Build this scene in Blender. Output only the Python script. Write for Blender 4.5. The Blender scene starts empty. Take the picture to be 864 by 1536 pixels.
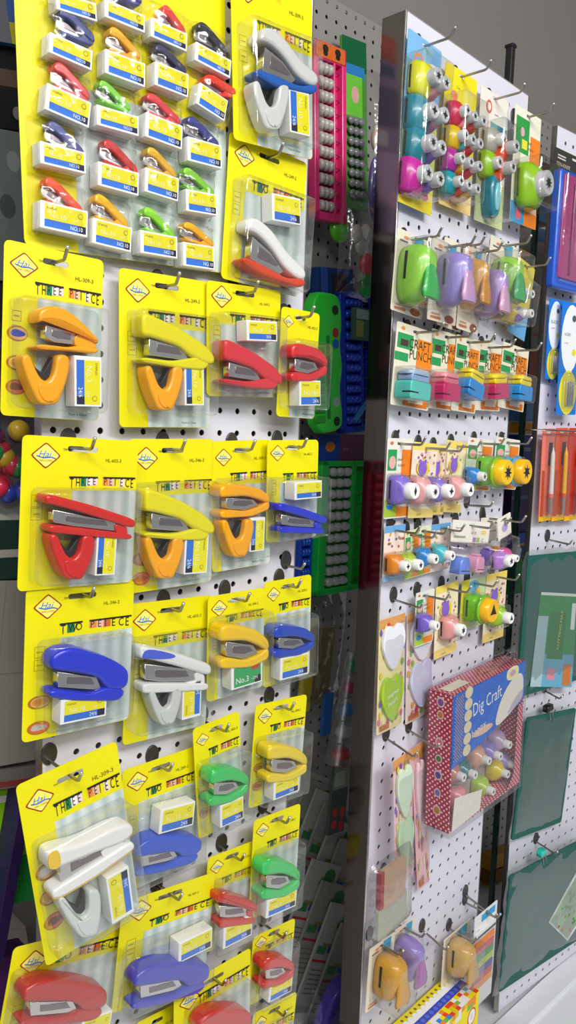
import bpy, bmesh, math, random
from math import sin, cos, pi, radians, atan2, hypot
from mathutils import Matrix, Vector
random.seed(7)
S = bpy.context.scene
COL = S.collection
# ------------------------------------------------------------------ camera (solved from the pegboard hole grids)
F = 1192.1
M = [[0.99947245, 0.00363833, 0.03227364], [0.03247808, -0.11196513, -0.99318124], [0.0, 0.99370548, -0.11202423]]
EYE = 1.5
cam = bpy.data.cameras.new('camera'); co = bpy.data.objects.new('camera', cam); COL.objects.link(co)
cam.sensor_fit = 'VERTICAL'; cam.sensor_height = 24.0; cam.lens = F / 1536 * 24.0; cam.clip_start = 0.02
co.matrix_world = Matrix(((M[0][0], -M[1][0], -M[2][0], 0), (M[0][1], -M[1][1], -M[2][1], 0), (M[0][2], -M[1][2], -M[2][2], EYE), (0, 0, 0, 1)))
S.camera = co

# ------------------------------------------------------------------ materials
MATS = {}
def lin(h):
    h = h.lstrip('#'); o = []
    for i in (0, 2, 4):
        c = int(h[i:i + 2], 16) / 255
        o.append(c / 12.92 if c <= .04045 else ((c + .055) / 1.055) ** 2.4)
    return (*o, 1)
def principled(key, hexc, rough=.4, metal=0, spec=.5, coat=0, bump=None, trans=0, var=0):
    if key in MATS: return MATS[key]
    m = bpy.data.materials.new(key); m.use_nodes = True; nt = m.node_tree; b = nt.nodes['Principled BSDF']
    b.inputs['Base Color'].default_value = lin(hexc); b.inputs['Roughness'].default_value = rough
    b.inputs['Metallic'].default_value = metal; b.inputs['Specular IOR Level'].default_value = spec
    b.inputs['Coat Weight'].default_value = coat; b.inputs['Coat Roughness'].default_value = .12
    b.inputs['Transmission Weight'].default_value = trans
    if bump or var:
        tc = nt.nodes.new('ShaderNodeTexCoord'); n = nt.nodes.new('ShaderNodeTexNoise')
        n.inputs['Scale'].default_value = bump[0] if bump else 60; n.inputs['Detail'].default_value = 3
        nt.links.new(tc.outputs['Object'], n.inputs['Vector'])
        if bump:
            bp = nt.nodes.new('ShaderNodeBump'); bp.inputs['Strength'].default_value = bump[1]; bp.inputs['Distance'].default_value = .002
            nt.links.new(n.outputs['Fac'], bp.inputs['Height']); nt.links.new(bp.outputs['Normal'], b.inputs['Normal'])
        if var:
            mx = nt.nodes.new('ShaderNodeMix'); mx.data_type = 'RGBA'
            c = lin(hexc); mx.inputs['A'].default_value = (c[0] * (1 - var), c[1] * (1 - var), c[2] * (1 - var), 1); mx.inputs['B'].default_value = (min(1, c[0] * (1 + var)), min(1, c[1] * (1 + var)), min(1, c[2] * (1 + var)), 1)
            nt.links.new(n.outputs['Fac'], mx.inputs['Factor']); nt.links.new(mx.outputs['Result'], b.inputs['Base Color'])
    MATS[key] = m; return m
def plastic(h): return principled('plastic_' + h.strip('#'), h, .28, coat=.25)
def paper(h): return principled('paper_' + h.strip('#'), h, .5, spec=.3)
def gloss(h): return principled('card_' + h.strip('#'), h, .36, spec=.4, bump=(25, .12))
STEEL = principled('steel_wire', '#a8a49c', .3, 1)
PLATE = principled('grey_plate', '#5c5a58', .42, .8)
DARKM = principled('dark_metal', '#3a3634', .4, .7)
INNER = principled('staple_rail', '#8d8488', .3, .8)
CHROME = principled('staple_chrome', '#e2dfdb', .25, 1)
def clear(key, lo, hi, rough, tint, bump):
    m = bpy.data.materials.new(key); m.use_nodes = True; nt = m.node_tree; nt.nodes.clear()
    out = nt.nodes.new('ShaderNodeOutputMaterial'); mx = nt.nodes.new('ShaderNodeMixShader'); tr = nt.nodes.new('ShaderNodeBsdfTransparent'); gl = nt.nodes.new('ShaderNodeBsdfGlossy')
    lw = nt.nodes.new('ShaderNodeLayerWeight'); lw.inputs['Blend'].default_value = .35
    mr = nt.nodes.new('ShaderNodeMapRange'); mr.inputs['To Min'].default_value = lo; mr.inputs['To Max'].default_value = hi
    tr.inputs['Color'].default_value = tint; gl.inputs['Roughness'].default_value = rough; gl.inputs['Color'].default_value = (.9, .9, .9, 1)
    tc = nt.nodes.new('ShaderNodeTexCoord'); n = nt.nodes.new('ShaderNodeTexNoise'); n.inputs['Scale'].default_value = bump[0]; n.inputs['Detail'].default_value = 2
    bp = nt.nodes.new('ShaderNodeBump'); bp.inputs['Strength'].default_value = bump[1]; bp.inputs['Distance'].default_value = .004
    L = nt.links.new
    L(tc.outputs['Object'], n.inputs['Vector']); L(n.outputs['Fac'], bp.inputs['Height']); L(bp.outputs['Normal'], gl.inputs['Normal'])
    L(lw.outputs['Facing'], mr.inputs['Value']); L(mr.outputs['Result'], mx.inputs['Fac']); L(tr.outputs[0], mx.inputs[1]); L(gl.outputs[0], mx.inputs[2]); L(mx.outputs[0], out.inputs['Surface'])
    MATS[key] = m; return m
BLISTER = clear('clear_blister', .028, .42, .08, (.97, .975, .97, 1), (30, .25))
FILM = clear('clear_film', .045, .38, .13, (.965, .965, .965, 1), (40, .7))
FROST = clear('frosted_plastic', .14, .6, .35, (.85, .88, .9, 1), (20, .2))
def stripes():
    m = bpy.data.materials.new('pale_striped_print'); m.use_nodes = True; nt = m.node_tree; b = nt.nodes['Principled BSDF']; b.inputs['Roughness'].default_value = .4
    tc = nt.nodes.new('ShaderNodeTexCoord'); w = nt.nodes.new('ShaderNodeTexWave'); w.wave_type = 'BANDS'; w.bands_direction = 'X'; w.inputs['Scale'].default_value = 20; w.inputs['Distortion'].default_value = .6; w.inputs['Detail Scale'].default_value = 3
    r = nt.nodes.new('ShaderNodeValToRGB'); r.color_ramp.elements[0].color = lin('#b3c3bd'); r.color_ramp.elements[1].color = lin('#d3dcd8')
    nt.links.new(tc.outputs['Object'], w.inputs['Vector']); nt.links.new(w.outputs['Fac'], r.inputs['Fac']); nt.links.new(r.outputs['Color'], b.inputs['Base Color']); return m
STRIPE = stripes()
def dots(key, base, dot, scale, axes='YZ', r=.27):
    m = bpy.data.materials.new(key); m.use_nodes = True; nt = m.node_tree; b = nt.nodes['Principled BSDF']; b.inputs['Roughness'].default_value = .4
    N = nt.nodes.new; L = nt.links.new
    tc = N('ShaderNodeTexCoord'); sx = N('ShaderNodeSeparateXYZ'); L(tc.outputs['Object'], sx.inputs[0]); cb = N('ShaderNodeCombineXYZ')
    for op, k in (('ADD', 'X'), ('SUBTRACT', 'Y')):  # a diagonal lattice in the face's own plane
        q = N('ShaderNodeMath'); q.operation = op; L(sx.outputs[axes[0]], q.inputs[0]); L(sx.outputs[axes[1]], q.inputs[1])
        z = N('ShaderNodeMath'); z.operation = 'MULTIPLY'; z.inputs[1].default_value = scale * .7071; L(q.outputs[0], z.inputs[0])
        f = N('ShaderNodeMath'); f.operation = 'FRACT'; L(z.outputs[0], f.inputs[0]); c = N('ShaderNodeMath'); c.operation = 'SUBTRACT'; c.inputs[1].default_value = .5; L(f.outputs[0], c.inputs[0]); L(c.outputs[0], cb.inputs[k])
    ln = N('ShaderNodeVectorMath'); ln.operation = 'LENGTH'; L(cb.outputs[0], ln.inputs[0]); lt = N('ShaderNodeMath'); lt.operation = 'LESS_THAN'; lt.inputs[1].default_value = r; L(ln.outputs['Value'], lt.inputs[0])
    mx = N('ShaderNodeMix'); mx.data_type = 'RGBA'; mx.inputs['A'].default_value = lin(base); mx.inputs['B'].default_value = lin(dot); L(lt.outputs[0], mx.inputs['Factor']); L(mx.outputs['Result'], b.inputs['Base Color'])
    MATS[key] = m; return m
REDDOT = dots('red_polka_paper', '#b5123f', '#f4d7dc', 165)
REDTOP = dots('red_polka_top', '#b5123f', '#f4d7dc', 165, 'XY')
REDFRONT = dots('red_polka_front', '#b5123f', '#f4d7dc', 165, 'XZ')

# ------------------------------------------------------------------ mesh builder: points are (x along, o outward, z up) in millimetres
class MB:
    def __init__(s): s.v = []; s.f = []; s.m = []; s.sm = []; s.slots = []
    def slot(s, m):
        if m not in s.slots: s.slots.append(m)
        return s.slots.index(m)
    def add(s, vs, fs, mat, smooth=False):
        b = len(s.v); k = s.slot(mat); s.v += vs
        for f in fs: s.f.append([i + b for i in f]); s.m.append(k); s.sm.append(smooth)
    def build(s, name, parent=None, recalc=True):
        me = bpy.data.meshes.new(name)
        me.from_pydata([(x * .001, -o * .001, z * .001) for x, o, z in s.v], [], s.f)
        for m in s.slots: me.materials.append(m)
        me.polygons.foreach_set('material_index', s.m); me.polygons.foreach_set('use_smooth', s.sm)
        if recalc:
            bm = bmesh.new(); bm.from_mesh(me); bmesh.ops.recalc_face_normals(bm, faces=bm.faces); bm.to_mesh(me); bm.free()
        me.update()
        o = bpy.data.objects.new(name, me); COL.objects.link(o)
        if parent: o.parent = parent
        return o
    # ---- shapes
    def rings(s, rings, mat, cap=True, smooth=True, close=False):
        n = len(rings[0]); vs = [p for r in rings for p in r]; fs = []
        R = len(rings)
        for a in range(R if close else R - 1):
            b = (a + 1) % R
            for i in range(n):
                j = (i + 1) % n; fs.append([a * n + i, a * n + j, b * n + j, b * n + i])
        s.add(vs, fs, mat, smooth)
        if cap:
            s.add(list(rings[0]), [list(range(n))], mat); s.add(list(rings[-1]), [list(range(n))], mat)
    def pillow(s, poly, o0, o1, r, mat, back=False, k=3):
        n = len(poly)
        area = sum(poly[i][0] * poly[(i + 1) % n][1] - poly[(i + 1) % n][0] * poly[i][1] for i in range(n))
        if area < 0: poly = poly[::-1]
        nr = []
        for i in range(n):
            (ax, az), (bx, bz), (cx, cz) = poly[i - 1], poly[i], poly[(i + 1) % n]
            e1 = (bx - ax, bz - az); e2 = (cx - bx, cz - bz); l1 = hypot(*e1) or 1; l2 = hypot(*e2) or 1
            nx = e1[1] / l1 + e2[1] / l2; nz = -e1[0] / l1 - e2[0] / l2; l = hypot(nx, nz) or 1
            nr.append((nx / l, nz / l))
        def ring(ins, o): return [(p[0] - q[0] * ins, o, p[1] - q[1] * ins) for p, q in zip(poly, nr)]
        rs = []
        if back:
            for t in range(k, 0, -1): a = t / k * pi / 2; rs.append(ring(r * (1 - cos(a)), o0 + r * (1 - sin(a))))
            rs.append(ring(0, o0 + r))
        else: rs.append(ring(0, o0))
        for t in range(0, k + 1): a = t / k * pi / 2; rs.append(ring(r * (1 - cos(a)), o1 - r + r * sin(a)))
        vs = [p for q in rs for p in q]; fs = []
        for a in range(len(rs) - 1):
            for i in range(n): j = (i + 1) % n; fs.append([a * n + i, a * n + j, a * n + n + j, a * n + n + i])
        L = len(rs) - 1
        s.add(vs, fs, mat, True); s.add(list(rs[-1]), [list(range(n))], mat); s.add(list(rs[0]), [list(range(n))], mat)
    def rbox(s, x0, x1, o0, o1, z0, z1, mat, r=1.5, rc=2, back=False):
        s.pillow(rrect(x0, x1, z0, z1, rc), o0, o1, r, mat, back)
    def box(s, x0, x1, o0, o1, z0, z1, mat):
        s.add([(x, o, z) for x in (x0, x1) for o in (o0, o1) for z in (z0, z1)], [[0, 1, 3, 2], [4, 5, 7, 6], [0, 1, 5, 4], [2, 3, 7, 6], [0, 2, 6, 4], [1, 3, 7, 5]], mat)
    def flat(s, poly, o, mat): s.add([(x, o, z) for x, z in poly], [list(range(len(poly)))], mat)
    def rect(s, x0, x1, z0, z1, o, mat): s.flat([(x0, z0), (x1, z0), (x1, z1), (x0, z1)], o, mat)
    def ell(s, x, z, a, b, o, mat, n=20): s.flat([(x + a * cos(2 * pi * i / n), z + b * sin(2 * pi * i / n)) for i in range(n)], o, mat)
    def tube(s, pts, r, mat, n=8):
        rs = []
        P = [Vector(p) for p in pts]
        for i, p in enumerate(P):
            t = (P[min(i + 1, len(P) - 1)] - P[max(i - 1, 0)]).normalized()
            up = Vector((1, 0, 0)) if abs(t.x) < .8 else Vector((0, 0, 1))
            a = t.cross(up).normalized(); b = t.cross(a)
            rs.append([tuple(p + a * r * cos(2 * pi * k / n) + b * r * sin(2 * pi * k / n)) for k in range(n)])
        s.rings(rs, mat)
    def cyl(s, x, z, o0, o1, r0, r1, mat, n=20, bev=0):
        seq = [(o0, r0), (o1 - bev, r1), (o1, r1 - bev)] if bev else [(o0, r0), (o1, r1)]
        s.rings([[(x + r * cos(2 * pi * i / n), o, z + r * sin(2 * pi * i / n)) for i in range(n)] for o, r in seq], mat)
    def ball(s, x, o, z, rx, ro, rz, mat, n=14, k=8):
        rs = []
        for a in range(k + 1):
            t = pi * (a + .02 if a == 0 else a - .02 if a == k else a) / k
            rs.append([(x + rx * sin(t) * cos(2 * pi * i / n), o + ro * sin(t) * sin(2 * pi * i / n), z + rz * cos(t)) for i in range(n)])
        s.rings(rs, mat)
    def text(s, txt, x, z, size, o, mat, ang=0, sx=1, shear=0, align='L'):
        vs, fs, w = font(txt); x0 = -w / 2 if align == 'C' else 0; c, d = cos(ang), sin(ang)
        out = []
        for px, py in vs:
            a = (px + x0 + shear * py) * size * sx; b = py * size
            out.append((x + a * c - b * d, o, z + a * d + b * c))
        s.add(out, fs, mat)
def rrect(x0, x1, z0, z1, r, k=3):
    r = min(r, abs(x1 - x0) * .49, abs(z1 - z0) * .49); o = []
    for cx, cz, a0 in ((x1 - r, z1 - r, 0), (x0 + r, z1 - r, 90), (x0 + r, z0 + r, 180), (x1 - r, z0 + r, 270)):
        for i in range(k + 1): a = radians(a0 + 90 * i / k); o.append((cx + r * cos(a), cz + r * sin(a)))
    return o
FONT = {}
def font(txt):
    if txt not in FONT:
        cu = bpy.data.curves.new('lettering', 'FONT'); cu.body = txt; cu.resolution_u = 2; cu.size = 1
        ob = bpy.data.objects.new('lettering', cu); COL.objects.link(ob)
        dg = bpy.context.evaluated_depsgraph_get(); e = ob.evaluated_get(dg); me = e.to_mesh()
        vs = [(v.co.x, v.co.y) for v in me.vertices]; fs = [list(p.vertices) for p in me.polygons]
        e.to_mesh_clear(); bpy.data.objects.remove(ob); bpy.data.curves.remove(cu)
        FONT[txt] = (vs, fs, max([v[0] for v in vs] or [0]))
    return FONT[txt]
def smooth(poly, it=2, lim=None):
    """Corner cutting; lim keeps long edges straight and ends blunt."""
    for _ in range(it):
        q = []; n = len(poly)
        for i in range(n):
            a, b = poly[i], poly[(i + 1) % n]; l = hypot(b[0] - a[0], b[1] - a[1]) or 1; k = min(.25, lim / l) if lim else .25
            q.append((a[0] * (1 - k) + b[0] * k, a[1] * (1 - k) + b[1] * k)); q.append((a[0] * k + b[0] * (1 - k), a[1] * k + b[1] * (1 - k)))
        poly = q
        if lim: lim *= .45
    return poly

# ------------------------------------------------------------------ vertical planes (boards)
class Board:
    def __init__(s, ox, oy, yaw, oz=0):
        s.o = (ox, oy); s.yaw = yaw; s.d = (sin(yaw), cos(yaw)); s.out = (cos(yaw), -sin(yaw)); s.oz = oz
    def unp(s, px, py, h=0, mirror=None):
        r = [(px - 432) / F, (py - 768) / F, 1]
        R = [sum(M[k][i] * r[k] for k in range(3)) for i in range(3)]
        P = [0., 0., 0.]
        if mirror:  # follow the reflection in a vertical mirror plane (point, normal)
            q, n = mirror
            t = (q[0] * n[0] + q[1] * n[1]) / (R[0] * n[0] + R[1] * n[1])
            P = [t * c for c in R]; k = 2 * (R[0] * n[0] + R[1] * n[1]); R = [R[0] - k * n[0], R[1] - k * n[1], R[2]]
        dx, dy = s.o[0] + s.out[0] * h - P[0], s.o[1] + s.out[1] * h - P[1]
        t = (dx * s.out[0] + dy * s.out[1]) / (R[0] * s.out[0] + R[1] * s.out[1])
        X, Y, Z = P[0] + t * R[0], P[1] + t * R[1], P[2] + t * R[2]
        return ((X - s.o[0]) * s.d[0] + (Y - s.o[1]) * s.d[1], Z)
    def mat(s, ss, z, h, rho=0, tw=0):
        x = s.o[0] + s.d[0] * ss + s.out[0] * h; y = s.o[1] + s.d[1] * ss + s.out[1] * h
        return Matrix.Translation((x * .001, y * .001, EYE + z * .001)) @ Matrix.Rotation(pi / 2 - s.yaw, 4, 'Z') @ Matrix.Rotation(-rho, 4, 'Y') @ Matrix.Rotation(tw, 4, 'Z')
LB = Board(-225.2, 757.3, .8169, -14.3)
RB = Board(147.8, 1092.6, .7433, 17)
TB = Board(453.2, 1419.8, .8552, 12.8)
NB = Board(75, 1500, .80)      # the wall sheet deep behind the display panels
def tag(o, label, cat, group=None, kind=None):
    if label: o['label'] = label
    if cat: o['category'] = cat
    if group: o['group'] = group
    if kind: o['kind'] = kind
    return o
def empty(name, mat, label, cat, group=None):
    o = bpy.data.objects.new(name, None); COL.objects.link(o); o.empty_display_size = .02; o.matrix_world = mat
    return tag(o, label, cat, group)
class Frame:
    """A rectangle on a plane parallel to a board, h mm in front of it, from where its corners lie."""
    def __init__(s, B, tl, tr, bl, br=None, h=30, mirror=None):
        s.B, s.h, s.mir = B, h, mirror
        p = [B.unp(*q, h, mirror) for q in (tl, tr, bl, br or (tr[0] + bl[0] - tl[0], tr[1] + bl[1] - tl[1]))]
        s.cs = sum(q[0] for q in p) / 4; s.cz = sum(q[1] for q in p) / 4
        u = ((p[1][0] - p[0][0] + p[3][0] - p[2][0]) / 2, (p[1][1] - p[0][1] + p[3][1] - p[2][1]) / 2)
        v = ((p[0][0] - p[2][0] + p[1][0] - p[3][0]) / 2, (p[0][1] - p[2][1] + p[1][1] - p[3][1]) / 2)
        if mirror: u = (-u[0], -u[1])
        s.W = hypot(*u); s.H = hypot(*v); s.rho = (atan2(u[1], u[0]) + atan2(-v[0], v[1])) / 2
        s.pts = p
    def loc(s, px, py, o=0):
        a, z = s.B.unp(px, py, s.h + o, s.mir); a -= s.cs; z -= s.cz; c, d = cos(s.rho), sin(s.rho)
        return (c * a + d * z, -d * a + c * z)
    def world(s): return s.B.mat(s.cs, s.cz, s.h, s.rho)
    def to_board(s, x, z): c, d = cos(s.rho), sin(s.rho); return (s.cs + c * x - d * z, s.cz + d * x + c * z)

def perforated(name, B, s0, s1, z0, z1, label, thick=36, pitch=25, mats=None, box=True):
    """Perforated sheet with real holes on a folded steel panel."""
    white, edge, mir = mats
    t = empty(name, B.mat((s0 + s1) / 2, z0, 0), label, 'pegboard')
    cx = (s0 + s1) / 2
    mb = MB(); r = 3.4; N = 12
    i0 = math.ceil((s0 + 6) / pitch); i1 = math.floor((s1 - 6) / pitch); oz = B.oz
    j0 = math.ceil((z0 + 8 - oz) / pitch); j1 = math.floor((z1 - 8 - oz) / pitch)
    for i in range(i0, i1 + 1):
        for j in range(j0, j1 + 1):
            x = i * pitch - cx; z = j * pitch + oz - z0
            xa = (s0 - cx) if i == i0 else x - pitch / 2; xb = (s1 - cx) if i == i1 else x + pitch / 2
            za = 0 if j == j0 else z - pitch / 2; zb = z1 - z0 if j == j1 else z + pitch / 2
            vs = [(xb, 0, zb), (xa, 0, zb), (xa, 0, za), (xb, 0, za)]
            vs += [(x + r * cos(pi / 4 + 2 * pi * k / N), 0, z + r * sin(pi / 4 + 2 * pi * k / N)) for k in range(N)]
            vs += [(a, -1.5, b) for a, o, b in vs[4:]]
            fs = [[q, (q + 1) % 4] + [4 + (3 * (q + 1) - k) % N for k in range(0, 4)] for q in range(4)]
            fs += [[4 + k, 4 + (k + 1) % N, 4 + N + (k + 1) % N, 4 + N + k] for k in range(N)]
            mb.add(vs, fs, white)
    mb.build('perforated_sheet', t, recalc=False)
    if box:
        for nm, a, b in (('side_strip', s0 - cx - 1.2, s0 - cx), ('side_strip', s1 - cx, s1 - cx + 1.2)):
            e = MB(); e.box(a, b, -thick, .6, 0, z1 - z0, mir if nm == 'side_strip' else edge); e.build(nm, t)
        e = MB(); e.box(s0 - cx, s1 - cx, -thick, -thick + 1, 0, z1 - z0, edge); e.build('back_sheet', t)
        e = MB(); e.box(s0 - cx, s1 - cx, -thick, .3, z1 - z0, z1 - z0 + 1.2, edge); e.build('top_strip', t)
    if mir is not GREYE and thick > 20:
        e = MB(); e.rbox(s0 - cx - 2.2, s0 - cx + .8, .4, 2, 0, z1 - z0, CHROME, .6, .6); e.build('corner_trim', t)
    return t

def hook(B, s, z, length, label, tip=9, plate=True, drop=0):
    t = empty('peg_hook', B.mat(s, z, 0), label, 'hook')
    if plate:
        p = MB(); p.pillow([(8.5 * cos(a * pi / 8), 7 + 11.5 * sin(a * pi / 8)) for a in range(16)], .3, 2.2, .8, PLATE); p.build('back_plate', t)
    w = MB(); w.tube([(0, 1, 0), (0, length * .5, -drop * .5), (0, length - 3, -drop), (0, length, 1 - drop), (0, length + tip * .55, tip - drop)], 1.7, STEEL); w.build('wire', t)
    m = MB(); m.ball(0, length + tip * .55, tip - drop, 2.0, 2.0, 2.0, principled('bright_tip', '#e9e7e2', .2, .9), 8, 5); m.build('wire_tip', t)
    return t

# ------------------------------------------------------------------ stapler packs
YEL = gloss('#e6dc04'); YEL2 = paper('#eadf0a'); INK = paper('#26211f'); WHITEP = paper('#efefec'); BLUEP = paper('#2f6fd0'); NAVY = paper('#1b2340'); REDINK = paper('#9c2f1c')
def place(mb, start, cx, cz, ang):
    c, d = cos(ang), sin(ang)
    for i in range(start, len(mb.v)):
        x, o, z = mb.v[i]; mb.v[i] = (cx + c * x - d * z, o, cz + d * x + c * z)
PROF = {
 'dome': dict(up=[(.02, .6), (.01, .82), (.08, .97), (.26, 1.04), (.5, .95), (.75, .67), (.97, .38), (1, .3), (.97, .23), (.85, .32), (.65, .5), (.45, .62), (.25, .7), (.06, .64)],
              lo=[(0, .02), (0, .09), (.1, .12), (.5, .1), (.62, .15), (.95, .15), (1, .11), (.98, 0), (.5, .02), (.1, -.01)], blk=[(.62, .1), (.6, .42), (.78, .44), (.98, .3), (.97, .1)], ch=[(.16, .3), (.16, .58), (.64, .46), (.64, .18), (.3, .2)]),
 'wedge': dict(up=[(0, .55), (0, .92), (.03, 1), (.12, 1), (.5, .84), (.85, .6), (.98, .42), (1, .3), (.97, .2), (.86, .18), (.62, .32), (.5, .46), (.12, .55)],
              lo=[(0, .02), (0, .12), (.4, .14), (.58, .22), (.8, .34), (.93, .24), (.86, .05), (.5, .01)], blk=None, ch=[(.12, .2), (.12, .52), (.56, .46), (.66, .2)]),
 'bar': dict(up=[(0, .74), (.01, .95), (.06, 1), (.5, .85), (.97, .6), (1, .5), (.99, .38), (.93, .34), (.5, .56), (.1, .73)],
              lo=[(.04, .02), (.04, .18), (.1, .22), (.93, .17), (.96, .1), (.93, 0), (.1, 0)], blk=[(.78, .12), (.76, .42), (.9, .4), (.92, .12)], ch=[(.1, .28), (.1, .6), (.78, .46), (.84, .2), (.3, .22)]),
 'clam': dict(up=[(0, .6), (0, .84), (.08, .97), (.3, 1), (.75, .93), (.97, .74), (1, .56), (.95, .46), (.8, .56), (.5, .66), (.1, .6)],
              lo=[(0, 0), (0, .18), (.15, .24), (.5, .2), (.8, .36), (.96, .54), (1, .44), (.97, .26), (.6, .04), (.1, -.02)], blk=None, ch=[(.16, .26), (.16, .58), (.7, .56), (.8, .38), (.5, .22)]),
 'fat': dict(up=[(.02, .56), (.02, .74), (.12, .92), (.3, 1), (.75, .86), (.97, .7), (1, .55), (.98, .36), (.88, .26), (.7, .26), (.6, .48), (.35, .52), (.1, .54)],
              lo=[(0, .04), (.01, .16), (.1, .2), (.5, .16), (.7, .3), (.92, .3), (.94, .18), (.85, .04), (.3, 0)], blk=None, ch=[(.12, .22), (.12, .5), (.6, .46), (.66, .22)]),
 'wave': dict(up=[(0, .52), (0, .76), (.05, .86), (.4, .84), (.7, .96), (.92, 1), (1, .9), (.99, .74), (.86, .64), (.5, .6), (.1, .52)],
              lo=[(.02, .02), (.02, .15), (.1, .2), (.95, .62), (1, .56), (.99, .46), (.5, .16), (.1, -.01)], blk=[(.62, .42), (.6, .62), (.9, .66), (.92, .52)], ch=[(.14, .24), (.14, .54), (.7, .62), (.74, .48)]),
 'drop': dict(up=[(.05, .7), (.08, .93), (.2, 1), (.42, .9), (.7, .56), (.95, .42), (1, .3), (.97, .17), (.85, .15), (.65, .26), (.42, .56), (.2, .72)],
              lo=[(0, .12), (.02, .22), (.3, .2), (.68, .1), (.96, .2), (1, .1), (.9, 0), (.3, 0)], blk=None, ch=[(.14, .24), (.17, .66), (.44, .5), (.66, .22), (.6, .14)]),
 'mini': dict(up=[(.03, .6), (.07, .94), (.2, 1.04), (.38, .98), (1.0, .46), (1.03, .2), (.95, .12), (.62, .36), (.3, .62)],
              lo=[(.06, .02), (.08, .16), (.6, .16), (.74, .4), (1, .24), (.98, .06), (.9, 0)], blk=None, ch=[(0, .3), (.04, .66), (.3, .6), (.72, .3), (.7, .18), (.16, .2)]),
}
def stapler(par, fr, style, tl, tr, bl, color, o0=2, th=20, base=None, accent=None, name='stapler', under=None):
    a, b, c = fr.loc(*tl, 12), fr.loc(*tr, 12), fr.loc(*bl, 12)
    def mp(poly): return [(a[0] + u * (b[0] - a[0]) + (1 - v) * (c[0] - a[0]), a[1] + u * (b[1] - a[1]) + (1 - v) * (c[1] - a[1])) for u, v in poly]
    P = PROF[style]; m = plastic(color); hgt = abs(c[1] - a[1]); r = min(4.5, hgt * .07)
    mb = MB(); mb.pillow(mp(smooth(P['up'], 2, .06)), o0, o0 + th, r, m)
    if P['blk']: mb.pillow(mp(smooth(P['blk'], 1)), o0 + 3, o0 + th - 3, 1, m)
    if accent:
        ac, poly = accent; mb.pillow(mp(smooth(poly)), o0 + th - .6, o0 + th + .5, .4, plastic(ac))
    ob = mb.build(name, par)
    lo = MB(); lo.pillow(mp(smooth(P['lo'], 2, .05)), o0 + .5, o0 + th - 1, min(3, hgt * .045), plastic(base or color)); under and lo.pillow(mp([(u, v - .035) for u, v in smooth(P['lo'], 2, .05)]), o0 + .5, o0 + th - 2.5, 1.5, plastic(under)); lob = lo.build('lower_jaw', ob)
    if base: lob['label'] = 'lower jaw in a second colour'
    ch = MB(); q = mp(P['ch']); ch.pillow(q, o0 + 5, o0 + th - 5, .6, CHROME)
    cx = sum(p[0] for p in q) / len(q); cz = sum(p[1] for p in q) / len(q)
    ch.pillow([(cx + (x - cx) * .62 + 1, cz + (z - cz) * .5 + 1) for x, z in q], o0 + th - 5.2, o0 + th - 4.4, .2, INNER)
    cb = ch.build('staple_channel', ob)
    pts = mp(P['up']) + mp(P['lo']); return ob, pts
REM = [(0, .86), (.04, 1), (.17, 1), (.27, .74), (.37, .54), (.5, .46), (.62, .54), (.69, .72), (.73, .99), (.9, 1), (1, .93), (1, .72), (.9, .38), (.75, .05), (.67, 0), (.42, 0), (.31, .06), (.14, .42)]
def remover(par, fr, tl, tr, bl, color):
    a, b, c = fr.loc(*tl, 12), fr.loc(*tr, 12), fr.loc(*bl, 12)
    def mp(poly): return [(a[0] + u * (b[0] - a[0]) + (1 - v) * (c[0] - a[0]), a[1] + u * (b[1] - a[1]) + (1 - v) * (c[1] - a[1])) for u, v in poly]
    mb = MB(); mb.pillow(mp(smooth(REM, 2, .07)), 4, 21, 2.5, plastic(color))
    mb.pillow(mp(smooth([(.3, .44), (.5, .4), (.72, .46), (.8, .3), (.66, .06), (.45, .06), (.33, .22)], 1)), 20.6, 22, .6, plastic(color))
    e = mp([(.56, .1)])[0]; mb.cyl(e[0], e[1], 21, 23, 1.5, 1.2, plastic(color), 10)
    ob = mb.build('staple_remover', par)
    j = MB(); j.pillow(mp([(.2, .95), (.34, .55), (.5, .48), (.62, .56), (.7, .95), (.6, .8), (.48, .62), (.34, .74)]), 7, 15, .5, DARKM); j.build('metal_jaw', ob)
    return mp(REM)
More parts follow.
